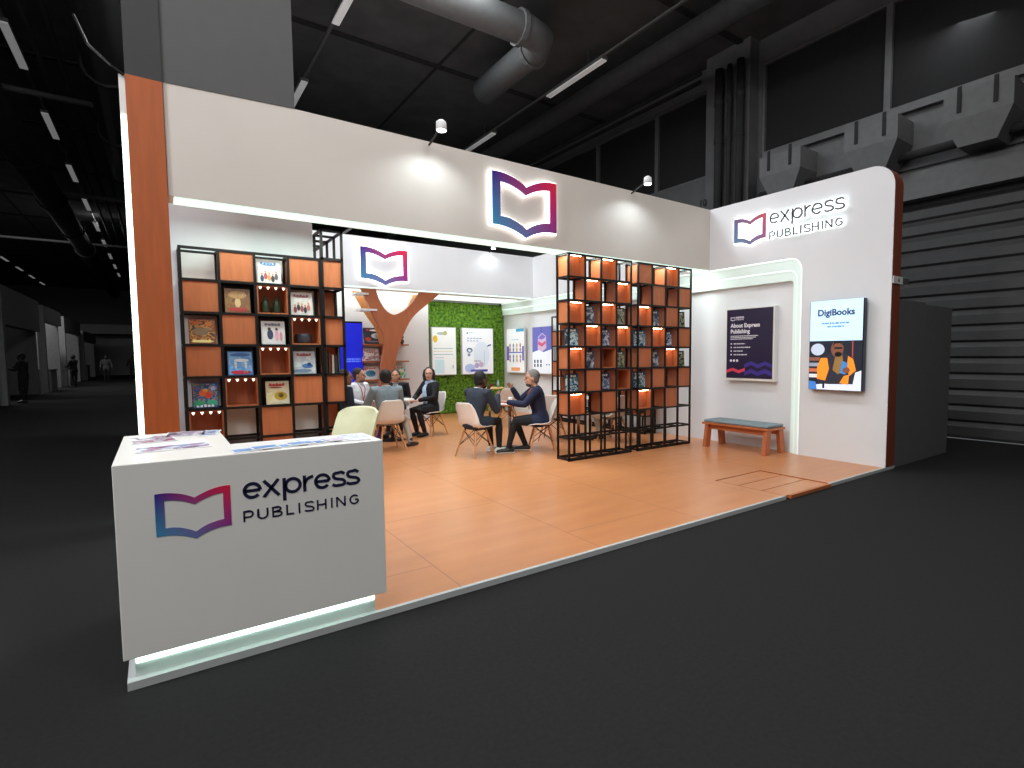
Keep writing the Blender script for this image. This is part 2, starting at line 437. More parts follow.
strip_poly(1.326, 2.799, .15, 1.40, 2.64, .06, .06, .13).build('niche_step', TIER, wr, world=True)
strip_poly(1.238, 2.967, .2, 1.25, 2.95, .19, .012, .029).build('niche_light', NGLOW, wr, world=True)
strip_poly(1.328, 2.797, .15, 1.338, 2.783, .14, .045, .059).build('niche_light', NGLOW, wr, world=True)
MB().box(.131, .145, 1.0, 10.11, 0, 3.2).build('niche_back', WALLM, wr, world=True)
core = [(.012, 0), (10.11, 0), (10.11, 4.0)]+arcpts(.29, 3.71, .278, 90, 180)
MB().prism(core, .146, .235, 'x').build('wall_core', WALLM, wr, world=True)
edge = [(-.0, 0)]+arcpts(.29, 3.71, .29, 180, 90)+[(2.5, 4.0)]
edge2 = [(.012, 0)]+arcpts(.29, 3.71, .279, 180, 90)+[(2.5, 3.989)]
MB().prism(edge+edge2[::-1], .012, .255, 'x').build('edge_veneer', wood('red_brown_edge_veneer', '#7d3c27', .5, var=.1, stretch=(4, 4, .4)), wr, world=True)
# small flag sign on the wall end
fs = thing('flag_sign', 'small grey letter sign sticking out from the edge of the right wall', 'sign', (.14, -.01, 2.4))
MB().box(.0, .46, -.02, -.008, 2.44, 2.535).build('plate', mat('sign_grey', '#d0d0d0', .5), fs, world=True)
MB().box(.28, .455, -.024, -.02, 2.445, 2.53).build('dark_half', mat('sign_dark', '#4a4a4a', .5), fs, world=True)
text_mesh('A', .08, 'letter', mat('sign_ink', '#222222', .5), fs, lambda u, v, t: (.13+u, -.0225-t, 2.462+v), .002)

# =================================================================== SIGNS
def PX(x0, y, z0): return lambda u, v, t: (x0+u, y-t, z0+v)          # faces -Y
def PW(x, y0, z0): return lambda u, v, t: (x-t, y0-u, z0+v)          # faces -X
sg = thing('header_emblem', 'large backlit open-book emblem centred on the white front header', 'sign', (-3.82, YF, 3.0))
P = PX(-4.313, YF, 3.165)
emblem_mesh(.98, .64, P, .05, .075).build('emblem_face', gradient_mat('emblem_gradient', 'X'), sg, world=True)
emblem_mesh(.98, .64, P, .012, .049, grow=.016).build('halo_acrylic', HALO, sg, world=True)
sg = thing('canopy_emblem', 'smaller-looking backlit open-book emblem on the inner canopy above the tree', 'sign', (-3.8, 8.41, 3.0))
P = PX(-4.30, 8.41, 3.135)
emblem_mesh(1.0, .64, P, .05, .075).build('emblem_face', gradient_mat('emblem_gradient_canopy', 'X'), sg, world=True)
emblem_mesh(1.0, .64, P, .012, .049, grow=.022).build('halo_acrylic', HALO, sg, world=True)
# company name on right wall: reads towards -Y
sg = thing('wall_name_sign', 'backlit company name with open-book emblem high on the right wall', 'sign', (0, 1.5, 3.2))
P = PW(0, 2.385, 3.335)
emblem_mesh(.575, .375, P, .045, .065).build('emblem_face', gradient_mat('emblem_gradient_wall', 'Y', True, mute=.35), sg, world=True)
emblem_mesh(.575, .375, P, .012, .044, grow=.014).build('halo_acrylic', HALO, sg, world=True)
P = PW(0, 1.757, 3.52)
for grow, t0, t1, nm, m in ((0, .045, .062, 'letter', GREYLET), (.016, .012, .044, 'letter_halo', HALO2)):
    for c, g in word('express', P, 0, 0, .165, 1.135, .155, t0, t1, grow): g.build(nm, m, sg, world=True)
P = PW(0, 1.752, 3.295)
for grow, t0, t1, nm, m in ((0, .045, .062, 'letter', GREYLET), (.012, .012, .044, 'letter_halo', HALO2)):
    for c, g in word('PUBLISHING', P, 0, 0, .115, 1.12, .165, t0, t1, grow): g.build(nm, m, sg, world=True)

# =================================================================== COUNTER
YC, CB = -.05, .132
ct = thing('reception_counter', 'white L-shaped reception counter with company name on its front', 'counter', (-7.3, .4, 0))
L6 = [(-7.933, YC), (-6.718, YC), (-6.718, .33), (-7.44, .33), (-7.44, 1.09), (-7.933, 1.09)]
MB().prism(L6, CB, 1.039, 'z').build('body', COUNTERM, ct, world=True, bevel=.004)
LP = [(-7.895, .045), (-6.76, .045), (-6.76, .27), (-7.5, .27), (-7.5, 1.05), (-7.895, 1.05)]
MB().prism(LP, .003, CB-.001, 'z').build('plinth', mat('pale_plinth', '#dfe6e3', .4, var=.01), ct, world=True)
MB().box(-7.89, -6.765, .034, .0445, .072, .098).build('toe_light', glow('toe_glow', '#e0fff4', 6.), ct, world=True)
P = PX(-7.786, YC, .685)
emblem_mesh(.302, .198, P, .0005, .003).build('emblem', gradient_mat('emblem_gradient_counter', 'X'), ct, world=True)
P = PX(-7.433, YC, .802)
for c, g in word('express', P, 0, 0, .086, .569, .185, .0005, .003): g.build('letter', NAVY, ct, world=True)
P = PX(-7.433, YC, .690)
for c, g in word('PUBLISHING', P, 0, 0, .055, .568, .15, .0005, .003): g.build('letter', NAVY, ct, world=True)

# printed matter on the counter
def leaflet(name, label, x, y, w, h, rz, z, cols, group=None, strip=None):
    t = thing(name, label, 'leaflet', (x, y, z), rz, group)
    MB().box(-w/2, w/2, -h/2, h/2, 0, .004).build('sheet', PAPER, t)
    a, b = strip if strip else (-h/2+.01, h/2-.01)
    MB().box(-w/2+.008, w/2-.008, a, b, .0042, .005).build('printed_panel', cover_mat('print_'+name+label[:12], cols, 7, x), t)
    return t
BL = ['#5f8fca', '#6f9fd8', '#5686c2', '#86b0e2', '#3f6aa8']
leaflet('brochure', 'white brochure with blue and magenta picture lying near the left counter edge', -7.70, .42, .33, .30, .05, 1.04, ['#dfe6ee', '#7aa0c8', '#b06a98', '#4a3a68', '#e4e4e8'], strip=(-.14, .02))
leaflet('brochure', 'magazine with dark purple band at the far left corner of the counter', -7.79, .78, .21, .28, .1, 1.04, ['#e8e8ec', '#5a4468', '#b6acc0', '#8c3f68'])
leaflet('brochure', 'grey and purple magazine in the middle of the counter\'s far end', -7.62, .95, .21, .24, -.1, 1.04, ['#3e3448', '#b8b0c2', '#7a6288', '#dcd8e0'])
leaflet('brochure', 'light booklet with blue tip at the far right end of the left arm', -7.50, .90, .10, .26, -.2, 1.04, ['#7088b8', '#cfd4e2', '#4a5c94'])
for k in range(6):
    leaflet('flyer', ['first blue flyer at the left tip of the fan on the counter front', 'second blue flyer from the left of the fan', 'third blue flyer in the fan, overlapping the second', 'fourth blue flyer in the fan on the counter', 'fifth blue flyer, partly under the white sheets', 'last pinkish blue flyer at the right tip of the fan'][k],
        -7.40+k*.088, .02+k*.012, .13, .10, .12, 1.04+.0055*(k % 2), BL if k < 5 else ['#c7b4cc', '#dcd4e4', '#8d9cc8'], 'fan of blue flyers on the counter')
leaflet('flyer', 'pale folded sheet lying at the right end of the counter top', -6.83, .12, .16, .24, -.15, 1.04, ['#dfe3ea', '#c6d2e2', '#eeeef2', '#9fb4cc'])
leaflet('flyer', 'white sheet pile beside the folded sheet, behind the blue fan', -7.02, .20, .20, .16, .1, 1.04, ['#e6e6ea', '#d6dae2', '#f0f0f2'])

# =================================================================== BOOKCASES
RH = .329
BOXM = wood('bookcase_veneer', '#b5683f', .5, var=.09, stretch=(5, 5, .6))
BOXIN = wood('bookcase_veneer_side', '#9c6a50', .5, var=.08, stretch=(5, 5, .6))
def grid_frame(nc, nr, cw, dep, rh, bar=.026, ztop=None):
    """black bar frame in local coordinates, x 0..nc*cw, y 0..dep"""
    m = MB(); h = bar/2
    W, H = nc*cw, nr*rh
    for i in range(nc+1):
        for y in (h, dep-h): m.box(i*cw-h, i*cw+h, y-h, y+h, 0, H)
    for j in range(nr+1):
        z = min(max(j*rh, h), H-h) if j else .025
        if not j: m.box(-h, W+h, 0, 2*h, 0, .045); m.box(-h, W+h, dep-2*h, dep, 0, .045)
        for y in (h, dep-h): m.box(-h, W+h, y-h*.95, y+h*.95, z-h, z+h)
        for i in range(nc+1): m.box(i*cw-h*.95, i*cw+h*.95, h, dep-h, z-h*.98, z+h*.98)
    return m
def cube_box(x0, x1, z0, z1, dep, openside, back=None):
    """five-sided box; openside 'front' or 'back'"""
    t = .012; g = .0135; m = MB()
    x0 += g; x1 -= g; z0 += g; z1 -= g; y0, y1 = .012, dep-.012
    m.box(x0, x1, y0, y1, z0, z0+t); m.box(x0, x1, y0, y1, z1-t, z1)
    m.box(x0, x0+t, y0, y1, z0+t, z1-t); m.box(x1-t, x1, y0, y1, z0+t, z1-t)
    if openside == 'front':
        yb = y1 if back is None else y0+back
        m.box(x0+t, x1-t, yb-t, yb, z0+t, z1-t)
    else: m.box(x0+t, x1-t, y0, y0+t, z0+t, z1-t)
    return m
def bookcase(label, loc, rz, nc, nr, cw, dep, cells, rh=RH, light='strip'):
    t = thing('bookcase', label, 'bookcase', loc, rz, 'black framed cube bookcases')
    grid_frame(nc, nr, cw, dep, rh).build('frame', BLACKM, t)
    for r_, row in enumerate(cells):
        for c_, ch in enumerate(row):
            x0, x1 = c_*cw, (c_+1)*cw; z1 = (nr-r_)*rh; z0 = z1-rh
            if ch in 'LPD':
                b = cube_box(x0, x1, z0, z1, dep, 'back' if ch == 'P' else 'front', .10 if ch == 'L' and light == 'strip' else None).build('cube_box', BOXM, t)
                if ch == 'L':
                    if light == 'strip':
                        MB().box(x0+.06, x1-.06, .03, .04, z1-.033, z1-.026).build('light_strip', WARM, b)
                    else:
                        for k in range(4):
                            px = x0+.05+(cw-.1)*k/3
                            MB().lathe([(.004, -.026), (.014, -.006), (.014, 0)], (px, .03, z1-.027), 10).build('puck_light', glow('puck', '#fff6e0', 2.2), b)
            elif ch == 'W':
                MB().box(x0+.011, x1-.011, dep-.024, dep-.012, z0+.011, z1-.011).build('back_panel', WHITE, t)
            elif ch == 'G':
                MB().box(x0+.011, x1-.011, dep-.024, dep-.012, z0+.011, z1-.011).build('back_panel', mat('shaded_back_panel', '#5d5754', .6), t)  # dark sheet painting in the shadow behind the books
    return t
bkA = bookcase('freestanding cube bookcase, left of the pair in the middle of the stand', (-3.059, 2.934, 0), 0, 4, 9, .304, .29,
    ['L.L.', '.L.L', 'L.L.', '.L.L', 'L.D.', '.P.D', 'L.P.', '....', '....'])
bkB = bookcase('freestanding cube bookcase right of the pair, nearest the bench', (-1.693, 2.934, 0), 0, 4, 9, .310, .29,
    ['P.L.', '.P.P', 'L.P.', '.L.P', 'P.L.', '.P.P', 'L.P.', '....', '....'])
SX, SY, SW = -7.525, 3.45, .326
bkL = bookcase('wide cube bookcase against the white wall left, behind the counter', (SX, SY, 0), 0, 4, 8, SW, .29,
    ['WPWP', 'PGLW', 'WPGL', 'PGLW', 'WLGP', 'LWPW', 'PGPG', 'GPGP'], light='puck')
bkU = bookcase('tall narrow end of a cube bookcase joined right of the left bookcase', (-5.965, 3.45, 0), PI/2, 4, 9, .326, .245,
    ['....', 'P.P.', '.P.P', 'P.P.', '.P.P', 'P.P.', '.P.P', 'P.P.', '....'])
bkW = bookcase('cube bookcase along the right wall, behind the freestanding pair', (0-.005, 4.16, 0), PI/2, 9, 7, .336, .30,
    ['.P.P.P.P.', 'P.P.P.P.D', '.P.P.P.P.', 'P.P.P.P.D', '.P.P.P.P.', 'P.......D', '.........'], rh=.347)

# ---- books
def book(label, x, y, z, w, h, cols, rz=0, tilt=-8, thick=.02, title='#c0302a', seed=0, group='books in the cube bookcases', ty=.8):
    t = thing('picture_book', label, 'book', (x, y, z), rz, group)
    t.rotation_euler = (R(tilt), 0, rz)
    MB().box(-w/2, w/2, 0, .003, 0, h).build('cover', mat('cover_'+cols[0], cols[0], .35, var=.03), t)
    MB().box(-w/2+.003, w/2-.003, .0032, thick, .003, h-.003).build('pages', PAPER, t)
    MB().box(-w/2, w/2, thick+.0002, thick+.003, 0, h).build('back_cover', mat('cover_'+cols[0], cols[0], .35), t)
    MB().box(-w/2+.008, w/2-.008, -.0015, -.0002, h*.03, h*(.97 if ty < .5 else ty-.03)).build('cover_picture', cover_mat('cover_picture_%d' % seed, cols[1:], 11, seed), t)
    m = MB(); n = 5
    for k in range(n):
        bw = (w*.7)/n
        m.box(-w*.35+k*bw, -w*.35+k*bw+bw*.7, -.0035, -.0018, h*ty, h*(ty+.11-.02*(k % 2)))
    m.build('title', mat('title_'+title, title, .4, var=.02), t)
    return t
def cell(c, r): return SX+(c+.5)*SW, (8-r)*RH+.012-RH   # centre x, shelf z for column c, row r of the left bookcase
def lb(c, r, label, cols, w=.23, h=.255, **k):
    x, z = cell(c, r); return book(label, x+k.pop('dx', 0), SY+.035, z+.002, w, h, cols, **k)
lb(2, 0, 'white picture book with a group of small figures, top row of the left bookcase', ['#d9d4cf', '#d9d4cf', '#dcd8d2', '#d2ccc6', '#dcd4c8'], seed=1, title='#4a76a8', dx=-.02)
lb(1, 1, 'brown picture book with red lettering, second row of the left bookcase', ['#8a5f3c', '#7a5432', '#8a6238', '#6d4a2e'], seed=2, title='#c5302c', ty=.1)
lb(3, 1, 'grey picture book with small figures, right column second row of the left bookcase', ['#c3bcb8', '#c9c3be', '#c4bcb8', '#cfc8c4'], seed=3, title='#8c3a44', dx=-.03)
lb(0, 2, 'orange brown picture book with yellow title, left column third row', ['#8f4b22', '#c8722c', '#6e3a1f', '#a06c3a', '#d89a48', '#4c3a2a'], seed=4, title='#f0d27a', ty=.06)
lb(2, 2, 'white picture book with two dancing figures, third row of the left bookcase', ['#d8d5d4', '#dad7d6', '#d4d0d0', '#dedada'], seed=5, title='#6a6a78')
lb(1, 3, 'blue picture book with red lettering at its foot, fourth row of the left bookcase', ['#3c78b8', '#5a94d0', '#6aa2da', '#88b4e0'], seed=6, title='#c8243c', ty=.07)
lb(3, 3, 'grey blue picture book with a red title, fourth row right column of the left bookcase', ['#b4bcc0', '#b8c0c4', '#a8b4bc', '#c4c8ca'], seed=7, title='#a8323a', dx=-.02)
lb(0, 4, 'blue and green picture book with an orange creature, left column fifth row', ['#1f3f7c', '#2a5aa8', '#2f7a4a', '#d8622c', '#3f86b8', '#1e2f60', '#4fae74'], seed=8, title='#dfe6f4', ty=.03)
lb(2, 4, 'cream and yellow picture book with red title, fifth row of the left bookcase', ['#d8cdb0', '#e0d6bc', '#dcd0a8', '#d8c888'], seed=9, title='#b8322c', dx=.02)
# decorations in the lit boxes
x, z = cell(2, 1)
for dx, lbl in ((-.05, 'left of two dark green bottles in the lit box, second row of the left bookcase'), (.06, 'right of two dark green bottles in the lit box, second row of the left bookcase')):
    tag(MB().lathe([(.035, 0), (.042, .03), (.042, .11), (.03, .145), (.014, .165), (.014, .19)], (x+dx, SY+.15, z+.015), 16).build('bottle', mat('green_glaze', '#2c4030', .3), smooth=True), lbl, 'bottle', 'bottles in the lit box')
x, z = cell(3, 2)
tag(MB().lathe([(.07, 0), (.085, .02), (.085, .1), (.08, .11)], (x, SY+.16, z+.015), 18).build('bowl', mat('slate_glaze', '#3f4550', .35), smooth=True), 'dark slate bowl in the lit box, third row right column', 'bowl')
for k in range(4):
    hh = .24-.012*k
    tag(MB().box(-.012, .012, -.09, .09, 0, hh).build('spine_book', mat('spine_%d' % k, ['#2e4a38', '#6a2a2c', '#c9bda8', '#27303f'][k], .5), loc=(-6.17+k*.035, SY+.13, 4*RH+.012)),
        ['dark green book standing in the narrow end bookcase', 'dark red book between green and cream ones in the narrow bookcase', 'cream book in the narrow end bookcase', 'dark blue book rightmost in the narrow end bookcase'][k], 'book', 'books in the narrow end bookcase')
# books in the freestanding pair
def fb(unit, c, r, label, cols, seed, rz=-.5, dx=-.03, w=.2, h=.26, title='#e4e0d8'):
    X0, cw = ((-3.059, .304), (-1.693, .310))[unit]
    z = (9-r-1)*RH+.012
    return book(label, X0+(c+.5)*cw+dx, 2.934+.10, z+.002, w, h, cols, rz=rz, tilt=-6, seed=seed, title=title)
DK = [['#3a3f52', '#2c3040', '#5d6478', '#8e8f98', '#c9ccd2'], ['#4a5a40', '#33402c', '#7e8a64', '#b0a888', '#26301f'], ['#27455e', '#1d3348', '#6f93a8', '#c4ccd0', '#3f6a5c'], ['#3c3a58', '#2a2848', '#8c88a8', '#d0cdd8', '#5c7090']]
spots = [(0, 1, 2, 'first left'), (0, 3, 2, ''), (0, 0, 3, ''), (0, 2, 3, ''), (0, 1, 4, ''), (0, 3, 4, ''), (0, 0, 5, ''), (0, 2, 5, ''),
         (1, 1, 2, ''), (1, 3, 2, ''), (1, 0, 3, ''), (1, 2, 3, ''), (1, 1, 4, ''), (1, 3, 4, ''), (1, 0, 5, '')]
ordn = ['first', 'second', 'third', 'fourth']; rows = ['top', 'second', 'third', 'fourth', 'fifth', 'sixth']
for k, (un, c, r, _) in enumerate(spots):
    fb(un, c, r, '%s picture book in the %s column, %s row of the %s freestanding bookcase' % (['dark grey', 'olive green', 'blue', 'violet grey'][k % 4], ordn[c], rows[r], ('left', 'right')[un]), DK[k % 4], 20+k)
for k, (yy, zz) in enumerate(((0.16, 6), (.2, 6))): pass

# =================================================================== BENCH, POSTER, SCREEN
bn = thing('bench', 'low wooden bench with grey seat pad against the right wall under the dark poster', 'bench', (-.27, 1.98, 0))
MB().box(-.48, -.02, 1.43, 2.66, .372, .405).build('seat_board', PINE, bn, world=True, bevel=.004)
MB().box(-.465, -.03, 1.45, 2.64, .406, .452).build('seat_pad', mat('grey_seat_fabric', '#7f8d93', .9, var=.06, scale=60, bump=.3, bscale=250), bn, world=True, bevel=.02)
MB().box(-.40, -.36, 1.525, 2.549, .29, .371).build('apron', PINE, bn, world=True)
MB().box(-.13, -.09, 1.525, 2.549, .29, .371).build('apron', PINE, bn, world=True)
for y in (1.46, 2.55):
    for s in (-1, 1):
        cx = -.245+s*.16
        m = MB().add([(cx+s*.055-.06, y, 0), (cx+s*.055+.06, y, 0), (cx+s*.055+.06, y+.06, 0), (cx+s*.055-.06, y+.06, 0),
                      (cx-.055, y, .374), (cx+.055, y, .374), (cx+.055, y+.06, .374), (cx-.055, y+.06, .374)],
            [(0,3,2,1),(4,5,6,7),(0,1,5,4),(1,2,6,5),(2,3,7,6),(3,0,4,7)])
        m.build('leg', PINE, bn, world=True)
# poster: light box on the niche back, faces -X
po = thing('poster_frame', 'dark navy poster in a white box frame above the bench', 'poster', (.05, 2.12, 1.09))
PXF = .02
MB().box(PXF, .128, 1.675, 2.575, 1.09, 2.285).build('frame', WHITE, po, world=True, bevel=.004)
pz0, pz1, py0, py1 = 1.13, 2.265, 1.70, 2.555
MB().box(PXF-.004, PXF-.001, py0, py1, pz0, pz1).build('print', mat('poster_navy', '#211d3d', .4, var=.03), po, world=True)
Pp = PW(PXF-.004, py1, pz0)
INK = mat('poster_white_ink', '#e6e6ee', .5, var=.02)
def wave(u0, u1, v, amp, th, n, m, nm):
    pts = [(u0+(u1-u0)*i/n, v+(amp if i % 2 else 0)) for i in range(n+1)]
    mb = MB()
    for i in range(n):
        (a, b), (c, d) = pts[i], pts[i+1]
        mb.add([Pp(a, b, .0008), Pp(c, d, .0008), Pp(c, d+th, .0008), Pp(a, b+th, .0008), Pp(a, b, .002), Pp(c, d, .002), Pp(c, d+th, .002), Pp(a, b+th, .002)],
               [(0,1,2,3),(7,6,5,4),(0,4,5,1),(1,5,6,2),(2,6,7,3),(3,7,4,0)])
    mb.build(nm, m, po, world=True)
VIO = mat('poster_violet', '#3f2f8c', .5, var=.03); RED = mat('poster_red', '#d8425a', .5, var=.03)
wave(.35, .85, .17, .05, .06, 4, VIO, 'violet_wave'); wave(.35, .85, .04, .05, .07, 4, VIO, 'violet_wave'); wave(.005, .36, .08, .04, .05, 3, RED, 'red_wave')
emblem_mesh(.085, .055, lambda u, v, t: Pp(.075+u, .955+v, t), .0008, .002).build('emblem', INK, po, world=True)
for c, g in word('express', lambda u, v, t: Pp(.175+u, .985+v, t), 0, 0, .03, .15, .2, .0008, .002): g.build('letter', INK, po, world=True)
for c, g in word('PUBLISHING', lambda u, v, t: Pp(.175+u, .957+v, t), 0, 0, .018, .15, .16, .0008, .002): g.build('letter', INK, po, world=True)
text_mesh('About Express', .092, 'heading', INK, po, lambda u, v, t: Pp(.075+u, .838+v, .0015+t), .001, .0028)
text_mesh('Publishing', .092, 'heading', INK, po, lambda u, v, t: Pp(.075+u, .742+v, .0015+t), .001, .0028)
def bars(rows, nm, par, PP, m, h=.012, dash=.03):
    mb = MB()
    for u0, u1, v in rows:
        u = u0; k = 0
        while u < u1-.004:
            w = min(dash*(.6+.35*((k*7+int(v*1000)) % 3)), u1-u)
            a, b = PP(u, v, .0008), PP(u+w*.82, v+h, .002)
            lo = [min(p, q) for p, q in zip(a, b)]; hi = [max(p, q) for p, q in zip(a, b)]
            mb.box(lo[0], hi[0], lo[1], hi[1], lo[2], hi[2]); u += w; k += 1
    return mb.build(nm, m, par, world=True)
bars([(.075, .60, .69), (.075, .56, .665), (.075, .50, .64)], 'small_print', po, Pp, INK)
bars([(.14, .36, .56), (.14, .46, .50), (.14, .32, .44), (.14, .40, .38)], 'bullet_text', po, Pp, INK, .016, .05)
for v in (.565, .505, .445, .385):
    a = Pp(.092, v+.004, .0015); MB().disc(a, .014, .0016).build('bullet', INK, po, world=True)
for u in (.09, .15, .21): MB().disc(Pp(u, .29, .0015), .021, .0016).build('dot', INK, po, world=True)

# screen, stands off the wall, faces -X
tv = thing('wall_screen', 'portrait screen on the right wall showing a man in an orange jacket', 'screen', (-.06, .66, 1.0))
MB().box(-.115, -.02, .28, 1.035, 1.008, 2.272).build('casing', mat('screen_casing', '#161a2c', .35, var=.05), tv, world=True, bevel=.012)
MB().box(-.019, -.001, .45, .85, 1.3, 2.0).build('wall_bracket', BLACKM, tv, world=True)
TP = PW(-.116, 1.023, 1.016)   # u 0..0.73, v 0..1.255
def sc(name, col, e=.9): return mat(name, col, .3, var=.02, emit=e)
def flat(poly, t0, t1, nm, m):
    n = len(poly)
    MB().add([TP(u, v, t0) for u, v in poly]+[TP(u, v, t1) for u, v in poly], [tuple(range(n)), tuple(range(2*n-1, n-1, -1))]+[(i, n+i, n+(i+1) % n, (i+1) % n) for i in range(n)]).build(nm, m, tv, world=True)
def rect(u0, u1, v0, v1): return [(u0, v0), (u1, v0), (u1, v1), (u0, v1)]
def oval(cu, cv, ru, rv, n=18): return [(cu+ru*math.cos(2*PI*i/n), cv+rv*math.sin(2*PI*i/n)) for i in range(n)]
flat(rect(0, .73, .69, 1.255), .0, .002, 'upper_display', sc('screen_blue', '#b5d3ee'))
flat(rect(0, .73, 0, .689), .0, .002, 'photo_background', sc('screen_dark', '#1c2430', .6))
text_mesh('DigiBooks', .125, 'title', sc('screen_navy', '#1a2a5c', .5), tv, lambda u, v, t: TP(.365+u, 1.045+v, .003+t), .001, .004, 'CENTER')
bars([(.17, .56, .925), (.25, .49, .878)], 'small_print', tv, TP, sc('screen_ink', '#5a7ea8', .6), .022, .05)
flat(oval(.12, .57, .10, .085), .0022, .003, 'moon_picture', sc('screen_pale', '#a9b4c4'))
for v, c in ((.46, '#8a5a4a'), (.38, '#94a0b0'), (.30, '#c06a4a'), (.22, '#d8d8dc')): flat(rect(0.0, .15, v-.05, v), .0022, .003, 'shelf_book', sc('screen_'+c, c, .5))
flat(rect(.6, .615, .35, .68), .0022, .003, 'red_line', sc('screen_redline', '#a8403a', .6))
flat([(.0, .0), (.73, .0), (.73, .28), (.52, .20), (.2, .08), (0, .06)], .0022, .003, 'table_top', sc('screen_table', '#c3cbdd'))
flat([(.13, .10), (.27, .08), (.62, .09), (.66, .3), (.60, .44), (.5, .52), (.3, .52), (.17, .45), (.12, .3)], .0031, .004, 'jacket', sc('screen_jacket', '#2a2c38', .6))
flat([(.12, .15), (.24, .13), (.29, .30), (.26, .45), (.17, .45), (.12, .32)], .0041, .005, 'orange_sleeve', sc('screen_orange', '#e08428', .8))
flat([(.57, .20), (.66, .28), (.62, .43), (.55, .48), (.54, .35)], .0041, .005, 'orange_sleeve', sc('screen_orange', '#e08428', .8))
flat([(.34, .28), (.42, .22), (.5, .3), (.47, .5), (.38, .5)], .0041, .005, 'shirt', sc('screen_shirt', '#8a6a3a', .6))
flat(oval(.40, .575, .088, .115), .0051, .006, 'head', sc('screen_face', '#7a4e3c', .6))
flat([(.33, .60), (.36, .685), (.44, .69), (.48, .62), (.44, .655), (.37, .65)], .0061, .007, 'hair', sc('screen_hair', '#14141a', .3))
flat(rect(.36, .47, .575, .60), .0061, .007, 'glasses', sc('screen_black', '#101016', .3))
flat(oval(.415, .50, .05, .035), .0061, .007, 'beard', sc('screen_hair', '#14141a', .3))
flat([(.44, .24), (.52, .22), (.55, .38), (.47, .41)], .0051, .006, 'phone', sc('screen_phone', '#3c7ab8', .7))
flat(oval(.53, .28, .05, .04), .0061, .007, 'hand', sc('screen_face', '#7a4e3c', .6))
flat([(.44, .10), (.56, .08), (.57, .22), (.5, .2)], .0041, .005, 'orange_vest', sc('screen_orange', '#e08428', .8))
flat([(.0, .0), (.12, .0), (.10, .11), (.0, .12)], .0041, .005, 'blue_folder', sc('screen_folder', '#3f78c0', .7))
flat(rect(.2, .23, .02, .10), .0041, .005, 'pen', sc('screen_black', '#101016', .3))

# =================================================================== MEETING AREA BACKDROP
# moss wall
def moss_mat():
    m, nt, b = new_mat('moss'); N, L = nt.nodes, nt.links
    tc = N.new('ShaderNodeTexCoord'); nz = N.new('ShaderNodeTexNoise'); nz.inputs['Scale'].default_value = 14; nz.inputs['Detail'].default_value = 5
    L.new(tc.outputs['Object'], nz.inputs['Vector'])
    cr = N.new('ShaderNodeValToRGB'); cr.color_ramp.elements[0].position = .35; cr.color_ramp.elements[1].position = .68
    cr.color_ramp.elements[0].color = lin('#2f5a10'); cr.color_ramp.elements[1].color = lin('#7cab30')
    L.new(nz.outputs['Fac'], cr.inputs['Fac']); L.new(cr.outputs['Color'], b.inputs['Base Color']); b.inputs['Roughness'].default_value = .9
    return m
from mathutils import noise
mb = MB(); nx, nz_ = 130, 180
for j in range(nz_+1):
    for i in range(nx+1):
        x = -2.40+2.52*i/nx; z = 2.93*j/nz_
        d = .035+.03*noise.noise(Vector((x*22, z*22, 0)))+.02*noise.noise(Vector((x*50, z*50, 3)))
        if i in (0, nx) or j in (0, nz_): d = 0
        mb.v.append((x, 10.10-d, z))
for j in range(nz_):
    for i in range(nx):
        a = j*(nx+1)+i; mb.f.append((a, a+1, a+nx+2, a+nx+1))
tag(mb.build('moss_panel', moss_mat(), smooth=True), 'bright green moss wall covering the back corner behind two light posters', 'moss wall')
def lightbox(label, x0, x1, y, z0, z1, facing, bg, deco, emit=.22):
    t = thing('light_poster', label, 'poster', ((x0+x1)/2 if facing == 'y' else x0, y if facing == 'y' else (y+x1)/2, z0), 0, 'white light posters on the back walls')
    if facing == 'y':
        MB().box(x0, x1, y, y+.10, z0, z1).build('frame', WHITE, t, world=True)
        P = PX(x0+.02, y-.001, z0+.02); W = x1-x0-.04
    else:
        MB().box(x0, x0+.05, y, x1, z0, z1).build('frame', WHITE, t, world=True)
        P = PW(x0-.001, x1-.02, z0+.02); W = x1-y-.04
    H = z1-z0-.04
    def put(poly, lv, nm, m):
        n = len(poly); poly = [(u*W, v*H) for u, v in poly]
        MB().add([P(u, v, .001+lv*.001) for u, v in poly]+[P(u, v, .0018+lv*.001) for u, v in poly], [tuple(range(n)), tuple(range(2*n-1, n-1, -1))]+[(i, n+i, n+(i+1) % n, (i+1) % n) for i in range(n)]).build(nm, m, t, world=True)
    put(rect(0, 1, 0, 1), -1, 'print', mat('lightbox_'+bg, bg, .4, var=.01, emit=emit))
    for poly, lv, nm, col in deco: put(poly, lv, nm, mat('lbx_'+col, col, .5, var=.03, emit=emit*.7))
    return t
def lines(u0, u1, v, n, col, h=.018, nm='text_line'):
    out = []; 
    for k in range(n):
        a = u0+(u1-u0)*k/n; out.append((rect(a, a+(u1-u0)/n*.75, v, v+h), 1, nm, col))
    return out
lightbox('left light poster on the moss wall, with yellow and grey shapes', -2.10, -1.42, 9.93, 1.03, 2.265, 'y', '#eef4f4',
    [(oval(.12, .76, .10, .08), 0, 'yellow_shape', '#f0c534'), (oval(.40, .88, .22, .035), 0, 'grey_shape', '#b9c4c4'), (oval(.55, .89, .09, .05), 1, 'olive_shape', '#b5b878'), (rect(.08, .5, .02, .32), 0, 'pale_block', '#cfeaf2'),
     (rect(.86, .89, .12, .2), 1, 'dark_mark', '#5a6a78')]+lines(.05, .9, .55, 7, '#8fa3b8')+lines(.05, .9, .49, 6, '#c9c07a')+lines(.05, .9, .42, 7, '#8fa3b8')+lines(.12, .5, .35, 4, '#9fb0bc'))
